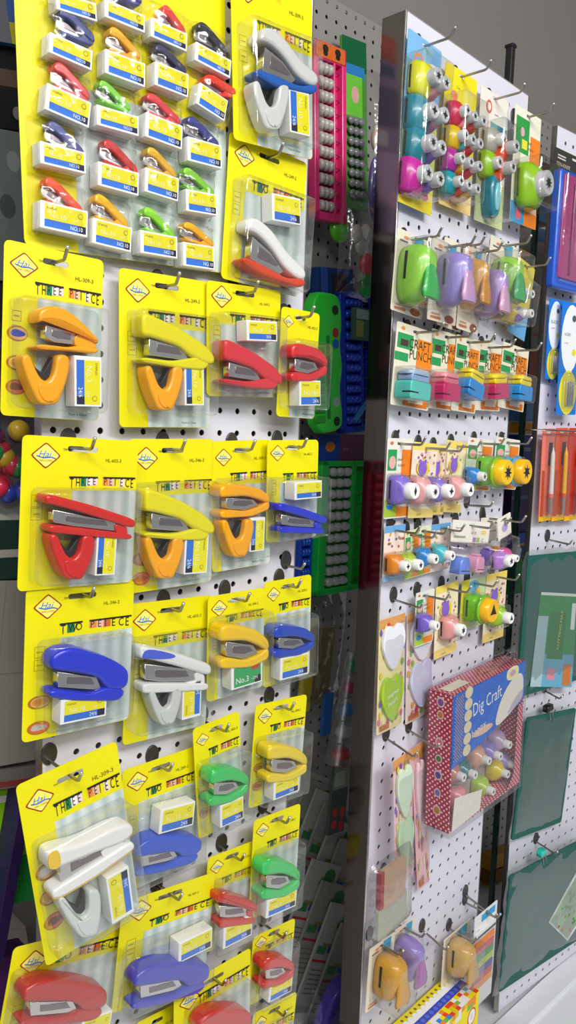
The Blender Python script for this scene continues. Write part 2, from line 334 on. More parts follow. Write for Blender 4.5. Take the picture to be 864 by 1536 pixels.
def staple_box(par, fr, tl, tr, bl, orient='h', green=False, o0=2, o1=19, name='staple_box', big='No.10', code='24/6', off=10):
    a, b, c = fr.loc(*tl, off), fr.loc(*tr, off), fr.loc(*bl, off)
    u = (b[0] - a[0], b[1] - a[1]); v = (a[0] - c[0], a[1] - c[1]); W, H = hypot(*u), hypot(*v)
    ang = (atan2(u[1], u[0]) + atan2(-v[0], v[1])) / 2
    cx = (b[0] + c[0]) / 2; cz = (b[1] + c[1]) / 2
    if orient != 'h': W, H = H, W; ang += -pi / 2 if orient == 'vl' else pi / 2
    mb = MB(); mb.rbox(-W / 2, W / 2, o0, o1, -H / 2, H / 2, WHITEP, .7, .8); place(mb, 0, cx, cz, ang)
    ob = mb.build(name, par); t = MB(); e = .045 * W; o = o1 + .15
    x0, x1, z0, z1 = -W / 2 + e * 1.8, W / 2 - e, -H / 2 + e, H / 2 - e; hb = z0 + (z1 - z0) * .33
    if green:
        G = paper('#37a05c'); t.rect(x0, x1, z0, z1, o, G); t.text('No.3', x0 + .05 * W, z0 + .14 * H, H * .36, o + .2, WHITEP); t.text('-1M', x0 + .56 * W, z0 + .14 * H, H * .22, o + .2, WHITEP)
        t.rect(x1 - .2 * W, x1, z0, z0 + .3 * H, o + .15, INK); t.rect(x1 - .3 * W, x1 - .05 * W, z1 - .25 * H, z1, o + .15, paper('#b8462e'))
    else:
        t.rect(x0, x1, hb, z1, o, YEL2); t.rect(x0, x1, z0, hb, o, BLUEP); dk = x1 - .16 * W; t.rect(dk, x1, z0, hb, o + .15, NAVY)
        t.text('STAPLES', x0 + .04 * W, z1 - .17 * H, H * .11, o + .2, paper('#6b6420')); t.text(big, x0 + .1 * W, hb + .08 * H, H * .27, o + .2, paper('#f6f3c8')); t.text('1M', x0 + .6 * W, hb + .08 * H, H * .16, o + .2, paper('#f6f3c8'))
        t.text(code, x1 - .34 * W, z0 + .06 * H, H * .22, o + .3, WHITEP, sx=.85)
        t.ell(x1 - .12 * W, z1 - .2 * H, .055 * W, .055 * W, o + .12, paper('#8f8218')); t.ell(x1 - .12 * W, z1 - .2 * H, .042 * W, .042 * W, o + .2, YEL2)
    place(t, 0, cx, cz, ang); t.build('label', ob)
    return [(cx + cos(ang) * x - sin(ang) * z, cz + sin(ang) * x + cos(ang) * z) for x in (-W / 2, W / 2) for z in (-H / 2, H / 2)]
def card_mesh(W, H, r, slot, mat, th=.6):
    """Rounded card with a hang slot cut through it. slot = (x, z, half width, half height)"""
    outer = rrect(-W / 2, W / 2, -H / 2, H / 2, r)
    sx, sz, a, b = slot
    inner = rrect(sx - a, sx + a, sz - b, sz + b, b * .9)
    bm = bmesh.new(); ed = []
    for loop in (outer, inner):
        vs = [bm.verts.new((x, 0, z)) for x, z in loop]; ed += [bm.edges.new((vs[i], vs[(i + 1) % len(vs)])) for i in range(len(vs))]
    bmesh.ops.triangle_fill(bm, use_beauty=True, edges=ed); bm.verts.index_update()
    fs = [[v.index for v in f.verts] for f in bm.faces]; bm.free()
    pts = outer + inner; mb = MB(); n = len(outer); k = len(inner)
    mb.add([(x, 0, z) for x, z in pts] + [(x, -th, z) for x, z in pts], fs + [[i + n + k for i in f] for f in fs] + [[i, (i + 1) % n, (i + 1) % n + n + k, i + n + k] for i in range(n)] + [[n + i, n + (i + 1) % k, n + (i + 1) % k + n + k, n + i + n + k] for i in range(k)], mat)
    return mb
TCOL = ['#26211f', '#26211f', '#1f8a52', '#efe9e2', '#e9cfd0', '', '#f08a3a', '#e8b9a4', '#26211f', '#e9d9c8', '#26211f', '#26211f']
def title(par, txt, x0, x1, z, h):
    mb = MB(); n = len(txt); w = (x1 - x0) / n
    cols = TCOL if txt.startswith('THREE') else ['#26211f', '#1f7a4a', '#26211f', '', '#d98a4a', '#e8b9a4', '#c9642f', '#26211f', '#26211f', '#26211f']
    for i, ch in enumerate(txt):
        if ch == ' ': continue
        hh = h * (1 - .28 * sin(pi * i / (n - 1)) * (1 if i < n * .45 else .9)); x = x0 + i * w; c = cols[i % len(cols)]
        if c != '#26211f': mb.rect(x, x + w * .98, z - hh, z, .35, paper(c))
        mb.text(ch, x + w * .1, z - hh * .95, hh * 1.25, .5, INK, sx=w / (hh * 1.25) * 1.15)
        mb.rect(x - w * .03, x + w * 1.03, z - h * .1, z + h * .06, .55, INK)
    mb.build('title', par, recalc=False)
def logo(par, x, z, s):
    mb = MB()
    def dia(k): return [(x + (px - 0) * k, z + pz * k) for px, pz in smooth([(0, s * .92), (-s * 1.12, 0), (0, -s * .92), (s * 1.12, 0)], 0)]
    def rd(k):
        d = [(0, s * .95), (-s * 1.15, 0), (0, -s * .95), (s * 1.15, 0)]; o = []
        for i in range(4):
            p, q, r_ = d[i - 1], d[i], d[(i + 1) % 4]
            o += [(x + k * (q[0] * .86 + p[0] * .14), z + k * (q[1] * .86 + p[1] * .14)), (x + k * q[0] * .95, z + k * q[1] * .95), (x + k * (q[0] * .86 + r_[0] * .14), z + k * (q[1] * .86 + r_[1] * .14))]
        return o
    mb.flat(rd(1), .3, REDINK); mb.flat(rd(.88), .42, paper('#f6ec6a'))
    B = paper('#2b6fd6')
    mb.text('Hai', x - s * .62, z - s * .12, s * .66, .55, B, shear=.4, sx=1.05); mb.tube([(x - s * .7, .5, z - .02 * s), (x - s * .2, .5, z - .16 * s), (x + s * .4, .5, z - .1 * s), (x + s * .72, .5, z - .2 * s)], s * .045, B, 5)
    mb.text('HAI LONG', x, z - s * .42, s * .21, .55, REDINK, align='C')
    mb.build('logo', par, recalc=False)
def blister(par, x0, x1, z0, z1, o1, rc=6, mat=None):
    mb = MB(); mb.rbox(x0, x1, .8, o1, z0, z1, mat or BLISTER, min(5, o1 * .3), rc); return mb.build('blister', par)
HOOKS = []
def pack(short, B, quad, h, model, kind, st=None, rem=None, box=None, panel=(.33, .38), pics=(), label=None, slot=(.5, .075), tip=16, hookit=True, boxopt={}, sto={}, oslot=None):
    h -= 16; fr = Frame(B, *quad, h=h); W, H = fr.W, fr.H
    t = empty('stapler_pack', fr.world(), label, 'stapler pack', 'carded stapler packs')
    sx = (slot[0] - .5) * W; sz = (.5 - slot[1]) * H
    card = card_mesh(W, H, 5, (sx, sz, W * .13, 2.6), YEL).build('card', t)
    pm = MB(); px = -W / 2 + panel[0] * W; pz = H / 2 - panel[1] * H
    pm.flat([(px, -H / 2 + .4), (W / 2 - 4, -H / 2 + .4), (W / 2 - .4, -H / 2 + 4), (W / 2 - .4, pz), (px, pz)], .2, STRIPE); pm.build('printed_panel', card)
    tx0 = -W / 2 + max(panel[0] - .03, .3) * W
    title(card, 'THREE PEIECE' if kind == 3 else 'TWO PEIECE', tx0, W / 2 - 2, pz + H * .09, H * .072)
    logo(card, -W / 2 + .19 * W, H / 2 - .125 * H, min(.125 * W, 13))
    mt = MB(); mt.text(model, W / 2 - .3 * W, H / 2 - .155 * H, min(.034 * H, 7), .35, paper('#4a4510'), sx=.95); mt.text('TM', -W / 2 + .33 * W, H / 2 - .09 * H, 3.2, .35, INK); mt.text('Made in China', W / 2 - .33 * W, -H / 2 + 4, 3.2, .35, paper('#5a6660')); mt.build('model_number', card, recalc=False)
    ic = MB()
    for q in range(2):
        cxx, czz, aa = -W / 2 + .13 * W, H / 2 - (.42 + .085 * q) * H, .045 * W
        gm = paper('#a89c00'); 
        for e in ((cxx - aa, cxx + aa, czz + aa, czz + aa + .5), (cxx - aa, cxx + aa, czz - aa, czz - aa + .5), (cxx - aa, cxx - aa + .5, czz - aa, czz + aa), (cxx + aa - .5, cxx + aa, czz - aa, czz + aa), (cxx - aa * .6, cxx + aa * .6, czz - .5, czz + .8)): ic.rect(*e, .3, gm)
    for v, c1, c2 in pics:
        x = -W / 2 + .14 * W; z = H / 2 - v * H; ic.ell(x, z, .1 * W, .045 * H, .3, paper('#b06a28')); ic.ell(x + 1, z, .085 * W, .036 * H, .4, paper('#d8b060' if c2 is None else c2)); ic.flat(smooth([(x - .08 * W, z - .01 * H), (x - .04 * W, z + .03 * H), (x + .07 * W, z + .012 * H), (x + .08 * W, z - .008 * H), (x, z - .022 * H)]), .5, paper(c1))
    ic.build('picture', card, recalc=False)
    pts = []
    if st: pts += stapler(t, fr, *st, **sto)[1]
    if rem: pts += remover(t, fr, *rem)
    if box: pts += staple_box(t, fr, *box, **boxopt)
    xs = [p[0] for p in pts]; zs = [p[1] for p in pts]
    blister(t, max(min(xs) - 4, -W / 2 + 1.5), max(xs) + 4 if max(xs) > W / 2 - 5 else max(xs) + 4, max(min(zs) - 4, -H / 2 + 2), max(zs) + 5, 26)
    if hookit:
        hs, hz = fr.to_board(sx, sz + .8); HOOKS.append((B, hs, hz, h + tip, 'steel peg hook carrying the ' + short))
    return t
OR, RED, BL_, YE, GR, WH = '#f8a800', '#d02018', '#1c30cc', '#e6da04', '#35c05a', '#e2e2e0'
PIC3 = ((.52, '#2b3fae', None), (.69, '#e0a040', '#e8d860'), (.83, '#7a3a20', '#d86a30'))
pack('orange stapler pack HL-309-3 in the row below the mini staplers', LB, ((4.5, 355), (154, 393), (2.5, 623), (149, 632)), 38, 'HL-309-3', 3, ('dome', (50, 459), (143, 470), (48, 524), OR), ((26, 532), (98, 532), (28, 609), OR), ((105, 534), (146, 536), (104, 610), 'vl'), (.33, .3), PIC3,
     'yellow blister card HL-309-3 with orange dome stapler, orange remover and upright staple box', boxopt=dict(big='No.3'))
pack('yellow stapler pack HL-249-3', LB, ((176, 395), (312, 428), (181.5, 640), (318, 642)), 34, 'HL-249-3', 3, ('wedge', (205, 470), (315, 492), (206, 545), YE), ((211, 549), (268, 549), (211, 617), OR), ((270, 545), (299, 545), (269, 609), 'vl'), (.3, .34), (),
     'yellow blister card HL-249-3 with yellow stapler over an orange remover')
pack('red stapler pack HL-349-2', LB, ((309, 420.5), (422.6, 436), (311, 594), (417, 596)), 38, 'HL-349-2', 2, ('wedge', (328, 509), (417, 527), (328, 576), '#d8303a'), None, ((361, 479), (407, 485), (363, 510), 'h'), (.18, .36), (),
     'yellow blister card HL-349-2 with red stapler beneath a lying staple box')
pack('small red stapler pack HL-402-2 by the board edge', LB, ((424, 458), (479, 472), (413, 626), (472, 627)), 46, 'HL-402-2', 2, ('clam', (429, 513), (484, 522), (429, 570), '#d42a30'), None, ((441, 571), (473, 571), (441, 609), 'h'), (.32, .42), (),
     'narrow yellow blister card with small red stapler above its staple box, overhanging the board edge')
pack('red stapler pack HL-603-3', LB, ((38.5, 654), (207, 660), (21, 889.6), (198.5, 871.4)), 46, 'HL-603-3', 3, ('bar', (60, 739), (196, 756), (62, 797), RED), ((68, 799), (136, 801), (68, 868), RED), ((138, 798), (168, 799), (136, 861), 'vl'), (.42, .35), (),
     'yellow blister card HL-603-3 with long red stapler and red staple remover')
pack('yellow stapler pack HL-346-3', LB, ((196, 660), (318, 657), (190, 890), (319, 873)), 36, 'HL-346-3', 3, ('wedge', (210, 732), (316, 745), (210, 806), YE), ((210, 804), (269, 804), (210, 868), OR), ((271, 800), (306, 799), (268, 860), 'vl'), (.33, .37), ((.78, '#e0902a', '#e86a20'), (.91, '#c05a20', '#e86a20')),
     'yellow blister card HL-346-3 with yellow stapler and orange remover, half behind the red HL-603-3 card')
pack('orange stapler pack HL-349-3', LB, ((316.5, 661), (408, 660), (319, 861), (403, 843)), 36, 'HL-349-3', 3, ('clam', (322, 724), (397, 728), (324, 775), OR), ((326, 779), (374, 777), (327, 837), OR), ((369, 776), (391, 774), (366, 827), 'vl'), (.15, .34), (),
     'yellow blister card with orange stapler and orange remover, next to the blue HL-402-2 card')
pack('blue stapler pack HL-402-2', LB, ((400, 660), (477, 660), (400, 813), (475, 806)), 46, 'HL-402-2', 2, ('bar', (410, 753), (483, 757), (410, 798), BL_), None, ((434, 722), (475, 720), (434, 749), 'h'), (.24, .42), (),
     'yellow blister card HL-402-2 with small flat blue stapler below a staple box')
pack('blue stapler pack HL-346-2', LB, ((38.6, 884), (199.7, 870), (33, 1113), (194.6, 1080)), 44, 'HL-346-2', 2, ('fat', (67, 963), (187, 976), (68, 1046), BL_), None, ((84, 1045), (153, 1036), (84, 1082), 'h'), (.31, .34), ((.75, '#d08a30', None), (.92, '#b8b0a8', '#d86a30')),
     'large yellow blister card HL-346-2 with big blue stapler above a lying staple box')
pack('white and blue stapler pack HL-603-3', LB, ((196, 908), (315, 891), (180, 1118), (311, 1088)), 32, 'HL-603-3', 3, ('bar', (201, 966), (310, 966), (203, 1038), WH), ((217, 1034), (266, 1026), (219, 1090), '#c9ccc8'), ((267, 1022), (295, 1016), (266, 1077), 'vr'), (.28, .34), (),
     'yellow blister card HL-603-3 with white stapler topped in blue and pale remover', sto=dict(accent=('#4a5fd0', [(.02, .76), (.08, .96), (.4, .86), (.5, .78), (.38, .72), (.1, .74)])))
pack('yellow stapler pack HL-349-2', LB, ((313.7, 895), (397, 881), (308, 1055), (394, 1029)), 40, 'HL-349-2', 2, ('clam', (322, 932), (397, 940), (323, 999), '#f2c414'), None, ((339, 998), (385, 987), (340, 1032), 'h'), (.18, .3), (),
     'yellow blister card HL-349-2 with yellow stapler and a green staple box', boxopt=dict(green=True))
pack('blue stapler pack HL-329-2', LB, ((394, 873), (466, 863), (397, 1030), (465, 1012)), 34, 'HL-329-2', 2, ('clam', (404, 935), (466, 937), (403, 983), '#2146b8'), None, ((413, 984), (455.5, 977), (413, 1017), 'h'), (.25, .32), (),
     'yellow blister card HL-329-2 with rounded blue stapler above its staple box')
pack('white stapler pack HL-309-3', LB, ((22, 1178), (172, 1114), (70, 1450), (212, 1362)), 60, 'HL-309-3', 3, ('wave', (62, 1260), (193, 1226), (70, 1345), '#ecebe6'), ((80, 1342), (142, 1326), (96, 1410), '#cfd6d2'), ((150, 1312), (184, 1295), (163, 1379), 'vr'), (.29, .27), ((.5, '#e8e0d0', None), (.64, '#d8a040', None), (.78, '#7a3a20', '#d86a30')),
     'tilted yellow blister card HL-309-3 with white and yellow stapler and white remover', sto=dict(base='#efeeea', under='#eec21a', accent=('#eec21a', [(.0, .54), (.0, .76), (.05, .86), (.13, .85), (.14, .54)])))
pack('blue stapler pack HL-289-2', LB, ((180, 1151), (292, 1126), (188, 1342), (297, 1290)), 34, 'HL-289-2', 2, ('fat', (194, 1256), (296, 1236), (196, 1313), '#2450c8'), None, ((233, 1207), (284, 1201), (233, 1243), 'h'), (.2, .3), (),
     'yellow blister card HL-289-2 with blue stapler, partly behind the tilted white stapler card')
pack('small green stapler pack HL-402-2', LB, ((289, 1095), (361, 1064), (298, 1260), (363, 1226)), 44, 'HL-402-2', 2, ('clam', (309, 1150), (368, 1146), (306, 1205), GR), None, ((323, 1205), (358, 1190), (323, 1238), 'h'), (.3, .32), ((.62, '#907030', None), (.78, '#b06030', None)),
     'narrow yellow blister card with green stapler, slanting above the blue HL-289-2 card')
pack('yellow stapler pack HL-309-2', LB, ((382, 1058), (462, 1041), (374, 1213), (448, 1188)), 40, 'HL-309-2', 2, ('clam', (394, 1113), (455, 1116), (393, 1170), '#ecd020'), None, ((403, 1169), (441, 1157), (403, 1196), 'h'), (.25, .32), ((.62, '#907030', None), (.8, '#b06030', None)),
     'yellow blister card HL-309-2 with curved yellow stapler near the board edge')
pack('dark red stapler pack', LB, ((15, 1411), (170, 1397), (-12, 1650), (165, 1600)), 36, 'HL-346-2', 2, ('fat', (25, 1463), (156, 1456), (25, 1538), '#b8281e'), None, ((116, 1521), (160, 1512), (113, 1560), 'h'), (.35, .2), (),
     'yellow blister card with dark red stapler beneath the tilted white stapler card', hookit=False)
pack('violet blue stapler pack HL-401-2', LB, ((180, 1352), (318, 1313), (172, 1512), (311, 1464)), 44, 'HL-401-2', 2, ('fat', (192, 1446), (309, 1422), (192, 1512), '#3a3fb4'), None, ((261, 1408), (311, 1387), (261, 1438), 'h'), (.25, .34), (),
     'yellow blister card HL-401-2 with violet blue stapler under a white staple box')
pack('red stapler pack HL-329-2', LB, ((302, 1285), (380, 1268), (314, 1422), (379, 1399)), 38, 'HL-329-2', 2, ('bar', (319, 1336), (379, 1330), (320, 1388), '#cc3020'), None, ((328, 1386), (371, 1368), (328, 1417), 'h'), (.25, .36), (),
     'yellow blister card HL-329-2 with red stapler between the violet and green stapler cards')
pack('green stapler pack HL-328-2', LB, ((374, 1231), (448, 1209), (380, 1373), (445, 1350)), 44, 'HL-328-2', 2, ('clam', (387, 1285), (445, 1287), (385, 1344), '#3cc862'), None, ((393, 1343), (437, 1332), (393, 1369), 'h'), (.25, .36), (),
     'yellow blister card with light green stapler below the curved yellow one')
pack('large red stapler pack HL-329-3', LB, ((259, 1486), (373, 1426), (262, 1690), (376, 1610)), 48, 'HL-329-3', 3, ('fat', (290, 1516), (372, 1494), (289, 1580), '#c83226'), None, ((300, 1590), (350, 1575), (300, 1625), 'h'), (.3, .22), (),
     'yellow blister card with large red stapler, lowest beside the violet stapler card')
pack('small red stapler pack HL-309-2', LB, ((377, 1406), (439.6, 1380), (375, 1503), (437, 1479)), 40, 'HL-309-2', 2, ('clam', (388, 1433), (436, 1428), (386, 1478), '#cc3028'), None, ((397, 1470), (431, 1459), (397, 1495), 'h'), (.25, .3), (),
     'small yellow blister card with little red stapler under the light green stapler card')
pack('lowest stapler pack at the board edge', LB, ((373, 1521), (437, 1496), (373, 1660), (437, 1632)), 40, 'HL-402-2', 2, ('clam', (386, 1560), (430, 1552), (386, 1600), '#cc3028'), None, ((395, 1598), (431, 1588), (395, 1625), 'h'), (.3, .3), (),
     'yellow stapler card only showing its top below the small red stapler card')
pack('stapler pack under the violet one', LB, ((198, 1536), (262, 1509), (200, 1690), (262, 1660)), 30, 'HL-401-2', 2, ('fat', (208, 1600), (258, 1590), (208, 1640), '#3a3fb4'), None, ((212, 1645), (250, 1640), (212, 1670), 'h'), (.3, .3), (),
     'yellow card peeking out below the violet blue stapler card', hookit=False)
pack('white and blue stapler pack of three pieces', LB, ((354, -40), (475, -12), (343, 208), (461, 236)), 44, 'HL-309-3', 3, ('drop', (376, 38), (472, 66), (374, 125), '#d6d6d3'), ((372, 124), (426, 128), (373, 197), '#d2d3cf'), ((428, 137), (458, 140), (424, 203), 'vl'), (.28, .36), (),
     'yellow blister card topped by a white stapler with blue base above a white remover', sto=dict(base='#1f5fb8'))
pack('white and red stapler pack', LB, ((345, 203), (463, 240), (331, 414), (445, 448)), 34, 'HL-249-2', 2, ('drop', (357, 320), (453, 358), (356, 404), '#ecebe8'), None, ((400, 292), (443, 300), (400, 333), 'h'), (.22, .36), (),
     'yellow blister card with white stapler on a red base below the white and blue one', sto=dict(base='#d8421c'))

# ------------------------------------------------------------------ display sheet with bagged mini staplers
fr = Frame(LB, (29, -150), (352, -75), (24, 356), (325, 416), h=12)
t = empty('display_sheet', fr.world(), 'tall yellow backing sheet holding rows of bagged mini staplers', 'backing sheet')
sheet = card_mesh(fr.W, fr.H, 6, (0, fr.H / 2 - 20, 14, 3), YEL, .8).build('sheet', t)
pm = MB(); pm.flat([(-fr.W * .27, -fr.H / 2 + .5), (fr.W / 2 - 5, -fr.H / 2 + .5), (fr.W / 2 - .5, -fr.H / 2 + 5), (fr.W / 2 - .5, -fr.H * .02), (-fr.W * .27, -fr.H * .02)], .25, STRIPE); pm.build('printed_panel', sheet)
sheet_fr = fr
def bag(par, x0, x1, z0, z1, o0, o1, seed=1, mat=None, n=9, name='bag', amp=1.6):
    rnd = random.Random(seed); mb = MB(); W, H = x1 - x0, z1 - z0
    for side in (1,):
        vs = []; fs = []
        for i in range(n + 1):
            for j in range(n + 1):
                u, v = i / n, j / n; e = min(1, 5 * min(u, 1 - u, v, 1 - v)) ** .6
                vs.append((x0 + u * W + rnd.uniform(-1, 1) * W * .02, o0 + (o1 - o0) * e + (rnd.uniform(-1, 1) * amp if 0 < i < n and 0 < j < n else 0), z0 + v * H + rnd.uniform(-1, 1) * H * .012))
        for i in range(n):
            for j in range(n): a = i * (n + 1) + j; fs.append([a, a + n + 1, a + n + 2, a + 1])
        mb.add(vs, fs, mat or FILM, True)
    return mb.build(name, par, recalc=False)
MINI = [ # stapler TL TR BL, colour, box TL TR BL, words
 ((84, 8), (138, 30), (86, 58), '#39407e', (71, 53), (135, 78), (68, 83), 'dark blue', 'topmost in the first full row'),
 ((160, 38), (208, 60), (160, 82), '#e8a81c', (154, 78), (214, 97), (152, 114), 'amber', 'right of the topmost dark blue one'),
 ((229, 64), (277, 86), (229, 102), '#3c3a58', (228, 94), (278, 114), (227, 130), 'blackish violet', 'above a red one in the third column'),
 ((293, 30), (338, 54), (293, 72), '#35373c', (289, 64), (342, 94), (287, 89), 'black', 'highest in the last column'),
 ((77, 90), (132, 118), (77, 137), '#d63a3c', (67, 128), (133, 156), (62, 167), 'crumpled red', 'under the topmost dark blue one'),
 ((145, 118), (193, 142), (145, 156), '#7ccf3c', (140, 158), (203, 178), (141, 189), 'lime green', 'between the amber and the dark red ones'),
 ((216, 137), (268, 161), (216, 176), '#d8404a', (214, 169), (269, 192), (213, 206), 'pinkish red', 'under the blackish violet one'),
 ((302, 112), (351, 118), (302, 150), '#e03a22', (297, 133), (340, 150), (286, 158), 'bright red', 'hanging askew over the sheet edge'),
 ((68, 178), (124, 205), (68, 224), '#4a4c8c', (57, 217), (125, 228), (55, 250), 'slate violet', 'first column between the two red ones'),
 ((151, 206), (204, 232), (151, 250), '#c8322e', (143, 244), (204, 261), (142, 280), 'dark red', 'second column under the lime one'),
 ((217, 218), (262, 240), (217, 259), '#e2ae2a', (214, 253), (264, 269), (212, 289), 'golden yellow', 'third column under the pinkish red one'),
 ((277, 171), (326, 195), (277, 213), '#3d4284', (277, 208), (328, 219), (276, 244), 'indigo', 'last column under the askew red one'),
 ((63, 262), (122, 291), (63, 309), '#e8502c', (57, 303), (128, 317), (55, 344), 'orange red', 'lowest in the first column'),
 ((138, 288), (190, 311), (138, 333), '#f0b414', (136, 329), (194, 342), (133, 367), 'sunny yellow', 'lowest in the second column'),
 ((212, 308), (260, 330), (212, 351), '#8ad82c', (207, 349), (262, 354), (205, 383), 'lime green', 'lowest in the third column'),
 ((271, 249), (318, 269), (271, 286), '#86cc34', (274, 286), (320, 292), (274, 319), 'grass green', 'last column under the indigo one'),
 ((272, 331), (318, 348), (272, 365), '#f2ae10', (270, 364), (317, 371), (270, 400), 'warm yellow', 'lowest in the last column'),
 ((86, -62), (140, -42), (86, -14), '#c83a34', (80, -8), (140, 6), (80, 12), 'red', 'at the picture top in the first column'),
 ((158, -42), (210, -20), (158, -2), '#4a4c8c', (153, 3), (213, 25), (152, 30), 'violet', 'at the picture top in the second column'),
 ((240, 6), (275, 22), (240, 52), '#e04440', (222, 30), (276, 53), (221, 52), 'red', 'at the picture top in the third column'),
]
for k, (a, b, c, col, d, e, f_, w1, w2) in enumerate(MINI):
    f2 = Frame(LB, d, e, f_, h=13.4)
    t = empty('mini_stapler_pack', f2.world(), f'bagged {w1} mini stapler on its box, {w2}', 'mini stapler pack', 'bagged mini staplers')
    p2 = stapler(t, f2, 'mini', a, b, (c[0], c[1] - 7), col, o0=3, th=12)[1]
    if f_[1] - d[1] < 27: f_ = (f_[0], d[1] + 28)
    p2 += staple_box(t, f2, d, e, f_, 'h', o0=.5, o1=16, code='NO.10')
    xs = [p[0] for p in p2]; zs = [p[1] for p in p2]
    bag(t, min(xs) - 5, max(xs) + 4, min(zs) - 3, max(zs) + 3, .6, 19, k)

# ------------------------------------------------------------------ craft punch board
def prints(par, W, H, items, name='print', o=.3):
    """Flat printing on a card: (shape, u, v, w, h, colour) with u, v from the card's lower left corner."""
    mb = MB()
    for k, it in enumerate(items):
        sh, u, v, w, h_, c = it[:6]; x = -W / 2 + u * W; z = -H / 2 + v * H; oo = o + k * .05
        if sh == 'r': mb.rect(x, x + w * W, z, z + h_ * H, oo, paper(c))
        elif sh == 'e': mb.ell(x, z, w * W, h_ * H, oo, paper(c))
        elif sh == 'h':
            a, b = w * W, h_ * H; mb.flat(smooth([(x, z - b), (x + a, z + b * .1), (x + a * .95, z + b * .75), (x + a * .5, z + b), (x, z + b * .62), (x - a * .5, z + b), (x - a * .95, z + b * .75), (x - a, z + b * .1)], 1), oo, paper(c))
        elif sh == 't': mb.text(it[6], x, z, w * W if w < 1 else w, oo, paper(c), ang=it[7] if len(it) > 7 else 0, sx=it[8] if len(it) > 8 else 1)
    mb.build(name, par, recalc=False)
def speck(seed, n, cols, u0, v0, u1, v1, s=.03):
    r = random.Random(seed); return [('e', r.uniform(u0, u1), r.uniform(v0, v1), s, s * .6, r.choice(cols)) for _ in range(n)]
def superring(cx, cz, a, b, o, e, n=24):
    r = []
    for i in range(n):
        t = 2 * pi * i / n; c, s = cos(t), sin(t)
        r.append((cx + a * abs(c) ** (2 / e) * (1 if c >= 0 else -1), o, cz + b * abs(s) ** (2 / e) * (1 if s >= 0 else -1)))
    return r
def star(x, z, r, k, o, mb, mat):
    mb.flat([(x + (r if i % 2 == 0 else r * .45) * sin(pi * i / k), z + (r if i % 2 == 0 else r * .45) * cos(pi * i / k)) for i in range(2 * k)], o, mat)
SLIT = principled('dark_slot', '#1d1f1c', .7)
def punch(par, fr, tip, L, w, h, color, btn='#ecebea', rb=None, mark=5, name='punch', markc='#2c2a2a', o0=.8, silver=False):
    x, z = fr.loc(*tip, L); rb = rb or w * .24
    mb = MB(); m = plastic(color); b = .66 * L; rb *= 1.12
    prof = [(o0, .9, .9, 5), (o0 + .06 * L, 1, 1, 5), (.3 * L, 1, 1, 4), (.42 * L, .93, .95, 3.4), (.54 * L, .78, .82, 3), (.62 * L, None, 1.25, 2), (b, None, 1.12, 2)]
    rs = [superring(x, z, (w / 2 * a) if a else rb * c, (h / 2 * c) if a else rb * c, o, e) for o, a, c, e in prof]
    mb.rings(rs, m); mb.box(x - w / 2 - .3, x - w / 2 + .6, .12 * L, .17 * L + 1, z - h * .3, z + h * .32, SLIT)
    ob = mb.build(name, par)
    bt = MB(); bm = principled('silver_button', '#d2d4d6', .25, .15) if silver else plastic(btn)
    bt.rings([superring(x, z, r, r, o, 2, 20) for o, r in ((b - .5, rb), (L - 1.4, rb * .96), (L - .3, rb * .86), (L - .25, rb * .78), (L - .7, rb * .74))], bm)
    star(x, z, rb * .6, mark, L - .5, bt, paper(markc)); bt.build('button', ob)
    return x - w / 2, x + w / 2, z - h / 2, z + h / 2
def lever_punch(par, fr, c, w, h, L, color, lever, ang=0):
    x, z = fr.loc(*c, L * .45)
    mb = MB(); rs = []
    for o, a, b, dz in ((.8, .88, .86, 0), (2, .97, .96, 0), (L * .35, 1, 1, 0), (L * .62, .96, .93, .02), (L * .82, .86, .78, .05), (L * .94, .66, .58, .09), (L, .4, .34, .12)):
        rs.append(superring(x, z + dz * h, w / 2 * a, h / 2 * b, o, 3.0, 28))
    mb.rings(rs, plastic(color)); mb.box(x - w / 2 - .5, x - w / 2 + .7, L * .3, L * .36 + 1, z - h * .12, z + h * .34, SLIT); mb.build('punch_body', par)
    lv = MB(); rs = []
    for t in range(9):
        u = t / 8; o = L * (.86 + .34 * u - .16 * u * u); zz = z + h * (.26 - .68 * u); a = w * (.2 + .3 * u) * (1 if u < .9 else .8)
        rs.append([(x + px, o + po, zz + po * .3) for px, po in ((-a, -1.6), (a, -1.6), (a * .9, 2), (a * .4, 3.2), (-a * .4, 3.2), (-a * .9, 2))])
    lv.rings(rs, plastic(lever)); lv.build('lever', par)
    return x - w / 2, x + w / 2, z - h / 2, z + h / 2
def border_punch(par, fr, c, w, h, L, lower, upper, tilt=0, pale=None):
    x, z = fr.loc(*c, L * .5)
    mb = MB(); mb.rbox(-w / 2, w / 2, 1, L, -h / 2, h * .12, plastic(lower), 1.6, 4); mb.box(-w / 2 - .3, -w * .12, L * .5, L + .25, -h * .3, -h * .25, SLIT); place(mb, 0, x, z, tilt); ob = mb.build('punch_body', par)
    tp = MB(); tp.rbox(-w * .43, w * .43, 2, L - 2, h * .12, h * .34, plastic(pale or upper), 1.4, 3); place(tp, 0, x, z, tilt); tp.build('plunger', par)
    tt = MB(); rs = [superring(0, 0, a, b, 0, 3.2, 24) for a, b in ((w * .5, L * .5), (w * .52, L * .54), (w * .47, L * .48), (w * .3, L * .3))]
    zs = [h * .34, h * .4, h * .49, h * .53]
    tt.rings([[(px, L * .5 + pz, zz) for px, o, pz in r] for r, zz in zip(rs, zs)], plastic(upper)); place(tt, 0, x, z, tilt); tt.build('press_plate', par)
    return x - w / 2 - 2, x + w / 2 + 2, z - h / 2, z + h * .55
